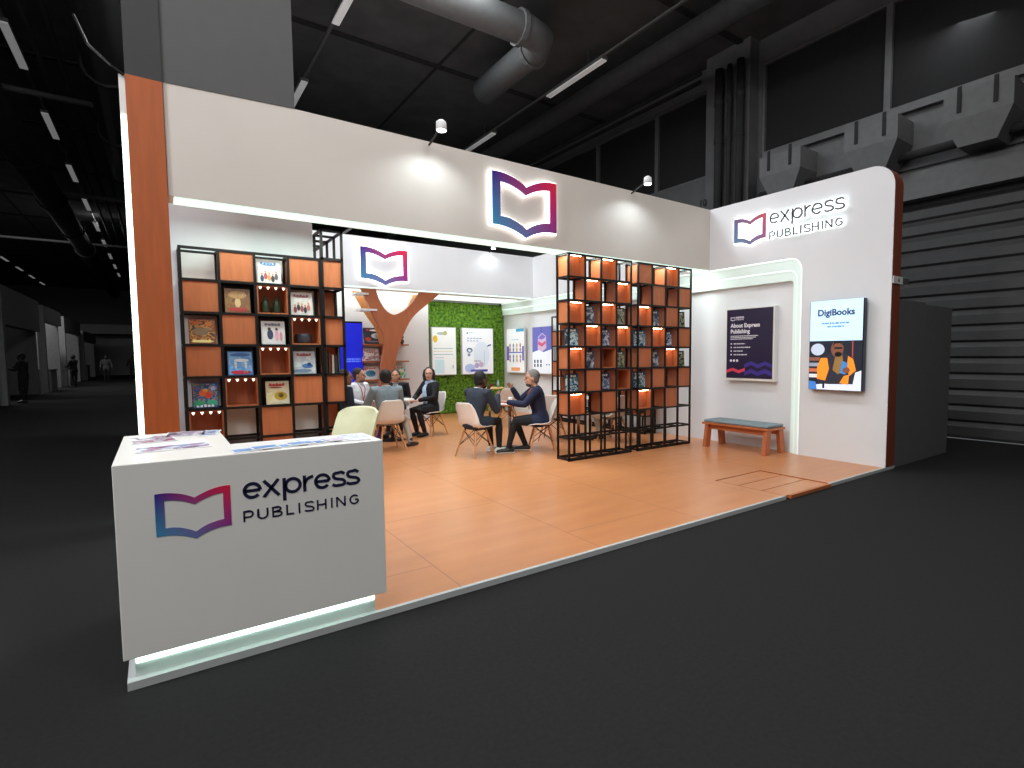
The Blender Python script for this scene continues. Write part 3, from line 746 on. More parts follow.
lightbox('right light poster on the moss wall, with pale blue and violet shapes', -1.25, -.31, 9.93, 1.03, 2.265, 'y', '#eef3fa',
    [(oval(.22, .52, .10, .055), 0, 'ring_shape', '#4d5a78'), (oval(.22, .515, .06, .03), 1, 'ring_centre', '#dfe8f4'), (oval(.2, .42, .05, .04), 0, 'ring_shape', '#8fa0b8'),
     (oval(.22, .12, .17, .10), 0, 'blue_blob', '#b4c6ee'), (oval(.62, .42, .28, .3), -.5, 'pale_blob', '#dde9f7'), (oval(.45, .18, .08, .06), 1, 'violet_shape', '#b3a4d0'), (oval(.6, .2, .08, .06), 1, 'pink_shape', '#c8aec8'),
     (rect(.25, .82, .04, .09), 1, 'violet_band', '#6a5fb8'), (rect(.62, .8, .035, .085), 2, 'navy_band', '#4348a0'), ([(.8, .60), (.95, .63), (.95, .66), (.84, .645)], 1, 'dark_bird', '#4a5878'), (rect(.7, .715, .2, .52), 0, 'thin_line', '#9fc4d8'), (oval(.15, .90, .025, .02), 1, 'tiny_mark', '#34406a')]
     +lines(.13, .65, .78, 5, '#7b8eb0')+lines(.13, .55, .72, 4, '#7b8eb0')+lines(.2, .4, .9, 3, '#a4b4cc')+lines(.36, .6, .27, 4, '#8a5a5a'))
lightbox('light poster with orange block on the right wall next to the moss', .02, 9.77, 8.87, 1.06, 2.26, 'x', '#f0f3f8',
    [(rect(.55, 1, .93, 1), 0, 'cyan_corner', '#3fa8d0'), (rect(.0, .14, .27, .6), 0, 'violet_edge', '#6a62b8'), (rect(.9, 1., .27, .6), 0, 'violet_edge', '#6a62b8'), (rect(.1, .95, .44, .47), 0, 'violet_band', '#7a74c4'),
     (rect(.25, .78, .03, .11), 0, 'orange_block', '#f0a468')]+[(oval(.2+.2*k, v, .05, .05), 1, 'small_figure', ['#b0938a', '#8a8fa8', '#c8a878'][k % 3]) for k in range(4) for v in (.62, .52, .36, .27)]+lines(.3, .75, .74, 4, '#9aa8c0'))
lightbox('light poster with violet upper half on the right wall nearest the shelf', .02, 8.50, 7.60, 1.06, 2.26, 'x', '#eaf0f8',
    [([(0, .45), (.45, .52), (.55, .45), (1, .52), (1, 1), (0, 1)], 0, 'violet_field', '#6468b8'), ([(.28, .52), (.5, .46), (.72, .54), (.7, .8), (.5, .87), (.3, .78)], 1, 'block_tower', '#cfb6d4'), ([(.3, .62), (.5, .57), (.7, .64), (.68, .7), (.5, .64), (.32, .7)], 2, 'pink_band', '#c8587c'),
     ([(.3, .75), (.5, .72), (.7, .78), (.5, .85)], 2, 'violet_band', '#7a6cc0'), (rect(.46, .48, .86, 1), 2, 'string', '#2c3060')]+[(rect(.08+.16*k, .16+.16*k, v, v+.07), 1, 'small_icon', '#4a5468') for k in range(3) for v in (.13, .22)]+[(rect(.7+.13*k, .76+.13*k, .17, .2), 1, 'small_icon', '#4a5468') for k in range(2)])
# blue screen on the left of the back area
bs = thing('blue_screen', 'tall deep blue display standing left of the tree', 'screen', (-4.2, 9.3, 0))
MB().box(-4.52, -4.02, 9.28, 9.36, .55, 2.30).build('casing', BLACKM, bs, world=True)
MB().box(-4.51, -4.03, 9.27, 9.279, .57, 2.26).build('display', mat('blue_display', '#1420b8', .3, var=.05, emit=.8), bs, world=True)
bars([(.05, .42, 1.05), (.05, .42, 1.1)], 'text_line', bs, lambda u, v, t: (-4.5+u, 9.268-t, .55+v-.2), mat('blue_text', '#5a78e8', .4, emit=.8), .03, .06)
MB().box(-4.35, -4.2, 9.3, 9.35, .012, .549).build('stand_post', BLACKM, bs, world=True)
MB().box(-4.5, -4.05, 9.12, 9.46, 0, .011).build('stand_foot', BLACKM, bs, world=True)

# tree: two-branched veneer shape with depth
TY0, TY1 = 8.52, 8.60
def crv(p, k=6): return spline(p, k)
outL = crv([(-3.95, 0), (-3.94, .6), (-3.92, .92), (-3.875, 1.33), (-3.80, 1.75), (-3.81, 2.0), (-3.94, 2.25), (-4.08, 2.56), (-4.25, 2.95)])
inV = crv([(-3.94, 2.95), (-3.88, 2.75), (-3.76, 2.54), (-3.60, 2.43), (-3.45, 2.46), (-3.25, 2.60), (-2.95, 2.95)])
outR = crv([(-2.48, 2.95), (-2.75, 2.72), (-3.0, 2.52), (-3.17, 2.34), (-3.31, 2.1), (-3.44, 1.80), (-3.54, 1.44), (-3.6, .9), (-3.62, 0)])
tr = thing('tree_display', 'orange veneer tree shape with two branches reaching to the canopy', 'display tree', (-3.8, 8.8, 0))
TREEM = wood('tree_front_veneer', '#a8603c', .5, var=.08, stretch=(5, 5, .5))
MB().prism(outL+inV+outR, TY0, TY1, 'y').build('trunk', TREEM, tr, world=True)
rearL = crv([(-4.26, 2.95), (-4.12, 2.7), (-3.95, 2.4), (-3.78, 2.15), (-3.68, 1.8)])+[(-3.60, 1.8)]+crv([(-3.55, 2.1), (-3.7, 2.35), (-3.9, 2.7), (-4.0, 2.95)])
rearR = [(-3.5, 2.38)]+crv([(-3.3, 2.42), (-3.08, 2.58), (-2.88, 2.95)])+[(-2.68, 2.95)]+crv([(-2.85, 2.65), (-3.1, 2.3), (-3.4, 2.1)])
BACKM = wood('tree_veneer_lit', '#c8874f', .5, var=.08, stretch=(5, 5, .5))  # same veneer coloured lighter, so the rear layer looks lit
MB().prism(rearL, 9.12, 9.18, 'y').build('rear_branch', BACKM, tr, world=True)
MB().prism(rearR, 9.12, 9.18, 'y').build('rear_branch', BACKM, tr, world=True)
# shelves on a white wall behind/beside the tree
struct(MB().box(-6.1, -2.36, 9.5, 9.6, 0, 2.95).build('wall_display', WALLM))
ws = thing('display_shelves', 'stack of orange and white wall shelves running behind the tree trunk', 'shelf', (-3.7, 9.3, .4))
for z, x0, x1 in ((1.80, -4.02, -3.0), (1.42, -4.06, -3.0), (1.0, -4.06, -3.0), (.62, -4.06, -3.0)):
    MB().box(x0, x1, 9.16, 9.495, z-.03, z).build('shelf_board', ORANGE, ws, world=True)
for z, x in ((1.45, -3.58), (1.03, -3.6)):
    MB().box(x, x+.16, 9.2, 9.49, z+.1, z+.31).build('small_box', BOXM, ws, world=True)
for k, (z, x0, x1) in enumerate(((2.83, -4.36, -4.1), (2.5, -4.27, -3.93))):
    MB().box(x0, x1, 8.5, 8.9, z-.012, z+.03).build('branch_shelf', WHITE, tr, world=True)
MB().box(-3.06, -2.98, 8.95, 9.02, 2.52, 2.56).build('branch_spot', BLACKM, tr, world=True)
TB = [('large dark picture book on the top shelf left of the tree trunk', -3.76, 1.802, .46, .38, ['#2c3444', '#2a3444', '#343e50', '#28303c']),
      ('white book with red lettering on the second shelf left of the trunk', -3.86, 1.422, .38, .29, ['#e4e2e2', '#e4e2e2', '#e0dcdc', '#c05a50', '#86a8c0']),
      ('white book with turquoise picture on the third shelf left of the trunk', -3.86, 1.002, .38, .30, ['#e0e6ea', '#e0e6ea', '#d4e0e8', '#e4eaee']),
      ('green and blue picture book on the third shelf right of the trunk', -3.22, 1.002, .36, .30, ['#bcd8c8', '#4f9c5c', '#d8e8e4', '#7ab8c8', '#3f7a4a']),
      ('pale blue book on the bottom shelf left of the trunk', -3.86, .622, .38, .28, ['#cfe4ec', '#9fd0de', '#e4eef0', '#5aa4bc'])]
for k, (lbl, x, z, w, h, cols) in enumerate(TB): book(lbl, x, 9.25, z+.001, w, h, cols, tilt=-15, seed=50+k, group='books on the shelves by the tree', title='#b8484a')
def illustrate(bk, w, h, items):
    # flat printed figures on a cover: (u, v, ru, rv, colour) fractions of the cover
    by = {}
    for u, v, ru, rv, c in items: by.setdefault(c, []).append((u, v, ru, rv))
    for c, L_ in by.items():
        m = MB()
        for u, v, ru, rv in L_:
            n = 14; p = [((u-.5)*w+ru*w*math.cos(2*PI*i/n), v*h+rv*h*math.sin(2*PI*i/n)) for i in range(n)]
            m.prism(p, -.0042, -.0019, 'y')
        m.build('illustration', mat('print_'+c, c, .4, var=.08, scale=30), bk)
def crowd(cols, n=5, y=.22, sz=.09):
    out = []
    for k in range(n):
        u = .2+.6*k/(n-1); v = y+.05*((k*2) % 3)
        out += [(u, v-.02, sz*.85, sz*1.6, cols[k % len(cols)]), (u, v+sz*1.9, sz*.55, sz*.6, '#b98a70')]
    return out
BK = {o['label']: o for o in bpy.data.objects if o.name.startswith('picture_book')}
def find(sub): return [o for l, o in BK.items() if sub in l][0]
illustrate(find('group of small figures'), .23, .255, crowd(['#2c3a5c', '#a84a4a', '#c98a5a', '#3a2a2c', '#54545c'])+[(.5, .78, .3, .03, '#5a7aa0'), (.5, .86, .14, .04, '#7a96b4')])
illustrate(find('brown picture book with red'), .23, .255, [(.5, .75, .36, .16, '#b48a58'), (.36, .76, .1, .06, '#dcc08a'), (.64, .76, .1, .06, '#dcc08a'), (.5, .62, .06, .05, '#4a2c1c'), (.5, .42, .12, .2, '#c8a878'), (.5, .13, .4, .08, '#a8302a')])
illustrate(find('grey picture book with small figures'), .23, .255, crowd(['#7a2c34', '#2a2426', '#8c4a4c', '#2f2c34', '#b06a5c'], 5, .25)+[(.5, .82, .32, .035, '#8a4048')])
illustrate(find('orange brown picture book'), .23, .255, [(.45, .5, .3, .16, '#7a6248'), (.68, .58, .12, .08, '#8c7458'), (.3, .85, .25, .06, '#d8702a'), (.75, .82, .15, .1, '#e08a34'), (.5, .1, .42, .055, '#f0d890')])
illustrate(find('two dancing figures'), .23, .255, [(.36, .42, .13, .22, '#2f3a5c'), (.33, .66, .07, .07, '#3a2a24'), (.64, .38, .09, .24, '#d8a0b4'), (.64, .65, .06, .06, '#4a342c'), (.82, .35, .06, .2, '#c88a9c'), (.5, .86, .34, .035, '#7a7a84')])
illustrate(find('blue picture book with red'), .23, .255, [(.5, .85, .42, .07, '#3a68b0'), (.55, .62, .3, .07, '#dfe8f0'), (.3, .45, .05, .18, '#c8ccd0'), (.72, .45, .05, .18, '#c8ccd0'), (.5, .42, .45, .02, '#8a94a4'), (.5, .12, .42, .08, '#c02840'), (.7, .13, .1, .06, '#e8e4e4')])
illustrate(find('grey blue picture book'), .23, .255, [(.62, .35, .26, .1, '#3c68a0'), (.7, .42, .1, .08, '#24406c'), (.4, .14, .4, .08, '#6a8098'), (.5, .82, .3, .04, '#9a3a40')])
illustrate(find('orange creature'), .23, .255, [(.42, .6, .16, .13, '#e8682c'), (.62, .5, .14, .12, '#d84a2c'), (.5, .7, .1, .07, '#f0b83c'), (.25, .2, .22, .1, '#2f9a6c'), (.75, .22, .2, .1, '#3cae8c'), (.8, .78, .1, .08, '#9cb4e4'), (.2, .8, .1, .08, '#6a5cb8')])
illustrate(find('cream and yellow'), .23, .255, [(.62, .35, .28, .18, '#b89a34'), (.62, .38, .12, .1, '#5c4420'), (.45, .82, .36, .05, '#b8342c'), (.4, .72, .3, .03, '#8a2c24')])
illustrate(find('large dark picture book'), .46, .38, [(.62, .5, .26, .16, '#c4ccd4'), (.62, .48, .1, .1, '#4a5664'), (.2, .3, .14, .12, '#b0403a'), (.6, .84, .3, .05, '#dfe4ea'), (.5, .15, .4, .05, '#6a7484')])
illustrate(find('turquoise picture on the third'), .38, .30, [(.5, .45, .3, .25, '#4a94b8'), (.6, .5, .14, .14, '#1f6a9c'), (.2, .8, .12, .08, '#d86a5c')])
illustrate(find('third shelf right of the trunk'), .36, .30, [(.5, .4, .38, .22, '#7ab86a'), (.7, .6, .2, .14, '#f0e8d8'), (.35, .7, .2, .1, '#5aa4c8'), (.4, .3, .12, .1, '#d8a84a')])
fg = tag(MB().ell((-3.12, 9.28, 1.87), (.05, .05, .07)).ell((-3.11, 9.27, 1.97), (.035, .035, .035)).build('figurine', mat('figurine_dark', '#3a2420', .5), smooth=True), 'small dark figurine on the top shelf right of the trunk', 'figurine')

# =================================================================== FURNITURE
def shell_mesh(sx=1.):
    prof = [(.225, .425), (.20, .443), (.12, .437), (.02, .425), (-.08, .425), (-.145, .45), (-.185, .52), (-.21, .62), (-.235, .72), (-.25, .80), (-.257, .825)]
    hw = [.17, .20, .225, .235, .232, .225, .222, .215, .20, .165, .12]
    curl = [0, .0, .012, .02, .03, .05, .06, .055, .04, .015, 0]
    nu = 12; top = []; 
    for (y, z), w, c in zip(prof, hw, curl):
        row = []
        for i in range(nu+1):
            s = -1+2*i/nu; e = abs(s)**3
            # side lips curl up on the seat and forward on the back
            row.append(Vector((s*w, y+(c*e if z > .46 else 0), z+(c*e*1.6 if z <= .46 else 0))))
        top.append(row)
    m = MB(); t = .012; nr = len(top)
    idx = lambda r, c, s: s*nr*(nu+1)+r*(nu+1)+c
    nrm = []
    for r in range(nr):
        for c in range(nu+1):
            a = top[min(r+1, nr-1)][c]-top[max(r-1, 0)][c]; b = top[r][min(c+1, nu)]-top[r][max(c-1, 0)]
            nrm.append(a.cross(b).normalized())
    vs = [p for row in top for p in row]+[p+n*t for p, n in zip([p for row in top for p in row], nrm)]
    fs = []
    for r in range(nr-1):
        for c in range(nu):
            fs += [(idx(r, c, 0), idx(r, c+1, 0), idx(r+1, c+1, 0), idx(r+1, c, 0)), (idx(r, c, 1), idx(r+1, c, 1), idx(r+1, c+1, 1), idx(r, c+1, 1))]
    per = [(0, c) for c in range(nu+1)]+[(r, nu) for r in range(1, nr)]+[(nr-1, c) for c in range(nu-1, -1, -1)]+[(r, 0) for r in range(nr-2, 0, -1)]
    for k in range(len(per)):
        (a, b), (c, d) = per[k], per[(k+1) % len(per)]
        fs.append((idx(a, b, 0), idx(a, b, 1), idx(c, d, 1), idx(c, d, 0)))
    return m.add(vs, fs)
def make_chair(label, loc, rz):
    t = thing('shell_chair', label, 'chair', loc, rz, 'white shell chairs with wooden legs')
    shell_mesh().build('seat_shell', SHELLM, t, smooth=True)
    ft = [(.21, .21), (-.21, .21), (.21, -.22), (-.21, -.22)]; tp = [(.12, .11), (-.12, .11), (.12, -.11), (-.12, -.11)]
    for (a, b), (c, d) in zip(ft, tp): MB().tube([(a, b, 0), (c, d, .395)], [.012, .018], 10).build('leg', DOWEL, t)
    w = MB()
    for i, j in ((0, 1), (1, 3), (3, 2), (2, 0)):
        for p, q in ((i, j), (j, i)):
            fa = .42; A = [ft[p][k]*(1-fa)+tp[p][k]*fa for k in (0, 1)]+[.395*fa]; B = [tp[q][0], tp[q][1], .385]
            w.tube([A, B], .005, 6)
    for c, d in tp: w.tube([(c*.9, d*.9, .39), (c*.9, d*.9, .428)], .012, 8)
    w.build('wire_brace', WIRE, t)
    return t
def face_to(dx, dy): return math.atan2(dy, dx)-PI/2    # local +Y to the given direction
chairs = [((-3.90, 4.20, 0), (.95, .30), 'white shell chair under the dark-suited man facing right, nearest the walkway'),
 ((-2.87, 3.90, 0), (-.88, .48), 'white shell chair seen from the side under the man in navy sweater'),
 ((-4.77, 5.54, 0), (.02, 1), 'white shell chair with its back to us under the man in grey suit'),
 ((-3.52, 6.72, 0), (-.95, -.28), 'white shell chair under the woman with the pale blue scarf'),
 ((-1.7, 6.9, 0), (.3, .95), 'empty white shell chair between the two table groups, in front of the yellow table'),
 ((-2.05, 4.75, 0), (.75, .66), 'white shell chair just left of the freestanding bookcases, behind the man in navy'),
 ((-1.30, 3.95, 0), (-.2, 1), 'white shell chair seen through the freestanding bookcases under the seated visitor'),
 ((-4.78, 7.22, 0), (.55, -.83), 'white shell chair under the man in white shirt, mostly hidden'),
 ((-5.30, 6.25, 0), (.95, .15), 'white shell chair under the man in dark jacket, hidden behind the narrow bookcase'),
 ((-3.90, 7.55, 0), (-.45, -.9), 'white shell chair under the dark-haired man behind the grey suit')]
c0 = None
for loc, d, lbl in chairs:
    if c0 is None: c0 = make_chair(lbl, loc, face_to(*d))
    else: dup(c0, loc, face_to(*d), lbl)
def table(label, x, y, h, r, topm, group='round pedestal meeting tables'):
    t = thing('meeting_table', label, 'table', (x, y, 0), 0, group)
    MB().lathe([(r-.01, h-.025), (r, h-.018), (r, h-.004), (r-.005, h)], n=32).build('table_top', topm, t)
    MB().lathe([(.03, .02), (.028, h-.03)], n=16).build('pedestal', CHROME, t, smooth=True)
    MB().lathe([(.06, h-.04), (.1, h-.026)], n=16).build('top_plate', CHROME, t)
    MB().lathe([(.24, 0), (.24, .008), (.05, .022), (.035, .05)], n=28).build('base', BLACKM, t, smooth=True)
    return t
TW = mat('white_table_orange', '#e0d4c8', .35, var=.03)
table('round table with orange rim between the two men at the middle', -3.13, 4.45, .74, .36, ORANGE)
table('round table hidden behind the grey-suited man on the left', -4.35, 6.55, .74, .40, TW)
table('round yellowish table at the moss wall, far behind the middle group', -1.55, 7.95, .78, .36, wood('yellow_table', '#c9a860', .4))
table('round table half hidden behind the left end of the freestanding bookcases', -1.45, 4.75, .74, .38, TW)
# things on tables
def paper(label, x, y, z, w, h, rz):
    t = thing('document', label, 'paper', (x, y, z), rz, 'papers on the meeting tables')
    MB().box(-w/2, w/2, -h/2, h/2, 0, .004).build('sheet', PAPER, t)
    m = MB()
    for k in range(5): m.box(-w*.4, w*.36-.02*(k % 3), h*.3-k*h*.14, h*.3-k*h*.14+.006, .0041, .0046)
    m.build('text_line', mat('grey_ink', '#9a9aa4', .6), t); return t
paper('white paper on the middle table in front of the dark-suited man', -3.3, 4.42, .741, .2, .28, .5)
paper('white paper on the middle table near the man in navy', -3.0, 4.33, .741, .2, .28, -.4)
paper('white document on the left table before the white-shirted man', -4.58, 6.55, .741, .2, .28, .2)
paper('white document on the left table before the woman with scarf', -4.2, 6.42, .741, .21, .29, -.5)
tag(MB().lathe([(.028, 0), (.036, .09), (.033, .09), (.026, .005)], (-3.02, 4.6, .741), 16).build('paper_cup', PAPER, smooth=True), 'white paper cup on the middle table between the two men', 'cup')
tag(MB().lathe([(.03, 0), (.03, .15), (.012, .19), (.012, .22)], (-1.45, 4.62, .741), 14).build('water_bottle', mat('clear_bottle', '#9fb4c4', .15), smooth=True), 'small water bottle on the table behind the bookcases', 'bottle')
tag(MB().lathe([(.025, 0), (.03, .1), (.02, .13), (.012, .18)], (-1.4, 7.8, .781), 12).build('water_bottle', mat('clear_bottle', '#9fb4c4', .15), smooth=True), 'small bottle on the yellow table near the moss wall', 'bottle')
# cream armchair behind the counter
am = thing('armchair', 'cream upholstered chair with reclined back behind the right end of the counter', 'armchair', (-6.16, 3.0, 0), face_to(-.72, -.69))
CRM = mat('cream_leather', '#bdbc9c', .5, var=.04, scale=12)
def pad(pts, hw, th, ctop=1.):
    """curved upholstered back: profile swept across the width with rounded corners"""
    m = MB(); nu = 12; rows_ = []
    for k, (y, z) in enumerate(pts):
        f = k/(len(pts)-1); w = hw*(1 if f < .7 else math.sqrt(max(.0, 1-((f-.7)/.3)**2*.35)))
        rows_.append([Vector((w*(-1+2*i/nu), y+.07*((-1+2*i/nu)**2), z-.03*f*((-1+2*i/nu)**4))) for i in range(nu+1)])
    nr = len(rows_); A = [p for r in rows_ for p in r]; B = [p+Vector((0, -th, 0)) for p in A]
    idx = lambda r, c, s: s*nr*(nu+1)+r*(nu+1)+c; fs = []
    for r in range(nr-1):
        for c in range(nu): fs += [(idx(r, c, 0), idx(r, c+1, 0), idx(r+1, c+1, 0), idx(r+1, c, 0)), (idx(r, c, 1), idx(r+1, c, 1), idx(r+1, c+1, 1), idx(r, c+1, 1))]
    per = [(0, c) for c in range(nu+1)]+[(r, nu) for r in range(1, nr)]+[(nr-1, c) for c in range(nu-1, -1, -1)]+[(r, 0) for r in range(nr-2, 0, -1)]
    for k in range(len(per)):
        (a, b), (c, d) = per[k], per[(k+1) % len(per)]; fs.append((idx(a, b, 0), idx(a, b, 1), idx(c, d, 1), idx(c, d, 0)))
    return m.add(A+B, fs)
pad([(-.20, .44), (-.23, .55), (-.28, .68), (-.35, .80), (-.41, .90), (-.43, .94)], .25, .06).build('backrest', CRM, am, smooth=True, bevel=.02)
MB().box(-.24, .24, -.20, .26, .36, .45).build('seat_cushion', CRM, am, bevel=.04)
for a, b in ((.22, .22), (-.22, .22), (.22, -.2), (-.22, -.2)): MB().tube([(a*1.12, b*1.12, 0), (a*.85, b*.85, .36)], [.012, .016], 10).build('leg', CHROME, am)
# blue bag on the floor
bg = thing('tote_bag', 'deep blue bag on the floor beside the grey-suited man', 'bag', (-4.86, 6.22, 0), .3)
MB().add([(-.16, -.06, 0), (.16, -.06, 0), (.16, .06, 0), (-.16, .06, 0), (-.18, -.035, .24), (.18, -.035, .24), (.18, .035, .24), (-.18, .035, .24)], [(0,3,2,1),(4,5,6,7),(0,1,5,4),(1,2,6,5),(2,3,7,6),(3,0,4,7)]).build('body', mat('blue_bag', '#1c2a9c', .6), bg)
for y in (-.03, .03): MB().tube([(-.08, y, .23), (-.07, y, .32), (0, y, .36), (.07, y, .32), (.08, y, .23)], .008, 8).build('handle', mat('blue_bag', '#1c2a9c', .6), bg)

# spotlights
def spotlight(label, x, y, z, ty, col, energy, size=R(150)):
    t = thing('spotlight', label, 'spotlight', (x, y, z))
    MB().tube([(0, .0, 0), (0, ty, -.09)], .012, 8).build('arm', BLACKM, t)
    MB().lathe([(.03, .07), (.055, .05), (.06, -.03), (.056, -.035)], (0, 0, .0), 18).build('head', mat('spot_white', '#d8d8d8', .4), t, smooth=True)
    MB().lathe([(.05, -.034), (.05, -.042)], (0, 0, 0), 18).build('lens', glow('spot_lens', '#eefaff', 12.), t)
    ld = bpy.data.lights.new('spot_beam', 'SPOT'); ld.energy = energy; ld.color = col; ld.spot_size = size; ld.spot_blend = .6; ld.shadow_soft_size = .05
    lo = bpy.data.objects.new('spot_beam', ld); COL.objects.link(lo); lo.parent = t; lo.location = (0, 0, -.06)
    return t, lo
spotlight('left arm spotlight above the front header', -5.118, 2.55, 4.04, .34, (.82, .95, 1), 22)
spotlight('right arm spotlight above the front header', -1.9, 2.55, 4.04, .34, (.82, .95, 1), 22)
spotlight('bright spotlight on the top edge of the inner canopy', -1.25, 8.2, 4.08, .2, (.9, .97, 1), 9)

# =================================================================== PEOPLE
def remesh(mb, voxel, smooth=3):
    me = bpy.data.meshes.new('tmp'); me.from_pydata(mb.v, [], mb.f)
    bm = bmesh.new(); bm.from_mesh(me); bmesh.ops.recalc_face_normals(bm, faces=bm.faces); bm.to_mesh(me); bm.free()
    o = bpy.data.objects.new('tmp', me); COL.objects.link(o)
    r = o.modifiers.new('r', 'REMESH'); r.mode = 'VOXEL'; r.voxel_size = voxel; r.use_smooth_shade = True
    if smooth:
        s = o.modifiers.new('s', 'SMOOTH'); s.factor = .5; s.iterations = smooth
    dg = bpy.context.evaluated_depsgraph_get(); out = bpy.data.meshes.new_from_object(o.evaluated_get(dg))
    bpy.data.objects.remove(o); bpy.data.meshes.remove(me)
    return out
def link_mesh(me, name, m, parent):
    me.name = name; me.materials.clear(); me.materials.append(m); me.shade_smooth()
    o = bpy.data.objects.new(name, me); COL.objects.link(o); o.parent = parent; return o
def hand_into(mb, wrist, direc, palm, curl=.5, side=1, k=1.):
    """palm and five separate fingers; direc along the fingers, palm = palm normal"""
    d = Vector(direc).normalized(); n = Vector(palm); n = (n-d*n.dot(d)).normalized(); s = d.cross(n)*side
    w = Vector(wrist)
    mb.tube([w, w+d*.035*k, w+d*.085*k], [.024*k, .036*k, .034*k], 10, sq=(.5, 1.08), cap='round', up=n)
    for i, (off, ln) in enumerate(((-.029, .068), (-.010, .078), (.010, .072), (.028, .056))):
        p = w+d*.085*k+s*off*k; pts = [p]; a = 0; seg = ln*k/3
        for q in range(3):
            a += curl*(.5+.12*i)*.8; p = p+(d*math.cos(a)+n*math.sin(a))*seg; pts.append(p)
        mb.tube(pts, [.0098*k, .0092*k, .0086*k, .0074*k], 8, cap='round')
    p = w+d*.03*k-s*.026*k
    mb.tube([p, p+(d*.55-s*.75+n*.25).normalized()*.035*k, p+(d*.8-s*.55+n*.35).normalized()*.062*k], [.012*k, .0105*k, .0085*k], 8, cap='round')
def person(label, loc, rz, seated=True, top='#20232c', trousers='#23242a', skin='#b98468', hair='#1c1614', hairstyle='short', shoe='#17140f', lean=0., yaw=0., nod=0.,
           armL=None, armR=None, legL=None, legR=None, scale=1., voxel=.0105, beard=None, glasses=False, scarf=None, shirt='#dfe2e8', lanyard=None, tie=None, fem=False, sole=None, group=None, toes=(.12, .12), coat=.22):
    """local frame: faces +Y, x to its right; arms/legs are lists of joints"""
    t = thing('person', label, 'person', loc, rz, group)
    hz = .50 if seated else .92
    V = Vector
    T = Matrix.Translation((0, -.02 if seated else 0, hz)) @ Matrix.Rotation(-lean, 4, 'X')   # torso frame, lean forward positive
    def tp(x, y, z): return T @ V((x, y, z))
    sh = .20 if not fem else .175
    shL, shR = tp(-sh, 0, .485), tp(sh, 0, .485)
    if legL is None: legL = [(-.09, 0, hz), (-.11, .40, .49), (-.12, .40, .09)] if seated else [(-.09, 0, .92), (-.10, .05, .49), (-.10, -.03, .08)]
    if legR is None: legR = [(.09, 0, hz), (.11, .42, .49), (.12, .44, .09)] if seated else [(.09, 0, .92), (.10, .0, .49), (.10, .06, .08)]
    if armL is None: armL = [tuple(tp(-.25, .05, .22)), tuple(tp(-.16, .27, .20))]
    if armR is None: armR = [tuple(tp(.25, .05, .22)), tuple(tp(.16, .27, .20))]
    neck = tp(0, .0, .53); hd = tp(0, .035, .672)
    HM = Matrix.Translation(hd) @ Matrix.Rotation(yaw, 4, 'Z') @ Matrix.Rotation(-nod, 4, 'X')
    HM = HM @ Matrix.Scale(1.12, 4)
    def hp(x, y, z): return HM @ V((x, y, z))
    HM3 = HM.to_3x3()
    def torso(mb, g):
        m2 = MB().loft([(0, 0, -.09, .10+g, .08+g), (0, 0, -.06, .155+g, .115+g), (0, 0, .04, .16+g, .115+g), (0, .0, .16, (.135 if fem else .15)+g, .105+g), (0, .01, .30, .175+g, .122+g), (0, .005, .40, .19+g, .118+g), (0, 0, .465, .185+g, .10+g), (0, 0, .51, .125+g, .08+g), (0, 0, .545, .062+g*.5, .058+g*.5)])
        m2.xf(T); mb.join(m2)
    def arms(mb, g, to_wrist=1.):
        for s, (el, wr) in ((shL, armL), (shR, armR)):
            el, wr = V(el), V(wr); w2 = el+(wr-el)*to_wrist; k = .88 if fem else 1.
            c = tp(0, 0, .46)
            mb.tube([c+(s-c)*.6, s, s+(el-s)*.5, el, el+(w2-el)*.35, w2], [.06*k+g, .064*k+g, .055*k+g, .046*k+g, .044*k+g, .029+g*1.2], 12, cap='round')
    def legs(mb, g):
        for hpnt, kn, an in (legL, legR):
            hpnt, kn, an = V(hpnt), V(kn), V(an)
            mb.tube([hpnt, hpnt+(kn-hpnt)*.5, kn, kn+(an-kn)*.3, kn+(an-kn)*.7, an], [.088+g, .078+g, .058+g, .057+g, .045+g, .037+g*1.3], 12, cap='round')
    def feet(mb, g):
        for _, kn, an in (legL, legR):
            an = V(an); f = V((-toes[0] if an.x < 0 else toes[1], 1, 0)).normalized()
            b = V((an.x, an.y, 0))
            mb.tube([b-f*.055+V((0, 0, .04)), b+V((0, 0, .045)), b+f*.09+V((0, 0, .036)), b+f*.165+V((0, 0, .03))], [.036+g, .04+g, .039+g, .03+g], 12, sq=(.9, 1.1), cap='round', up=(0, 0, 1))
            mb.tube([b+V((0, 0, .045)), an+V((0, 0, .03))], [.04+g*.5, .036+g*.5], 10, cap='round')
    def head(mb):
        mb.tube([tp(0, 0, .50), tp(0, .01, .58), hp(0, -.01, -.05)], [.055, .05, .05], 12, cap='round')
        mb.ell(hp(0, -.01, .025), (.074, .093, .095), M=HM3)
        mb.ell(hp(0, .022, -.045), (.056, .062, .07), M=HM3)
        mb.ell(hp(0, .05, -.09), (.03, .028, .022), M=HM3)
        mb.tube([hp(0, .082, .02), hp(0, .103, -.018)], [.009, .014], 8, cap='round')
        mb.tube([hp(-.035, .077, .032), hp(0, .083, .03), hp(.035, .077, .032)], [.01, .011, .01], 8, cap='round')
        for s in (-1, 1): mb.ell(hp(s*.074, -.012, -.002), (.011, .02, .032), M=HM3); mb.ell(hp(s*.036, .06, -.025), (.02, .022, .02), M=HM3)
        mb.tube([hp(-.022, .079, -.055), hp(0, .086, -.055), hp(.022, .079, -.055)], [.007, .009, .007], 8, cap='round')
    body = MB(); torso(body, -.012); arms(body, -.006); legs(body, -.010); feet(body, -.008); head(body)
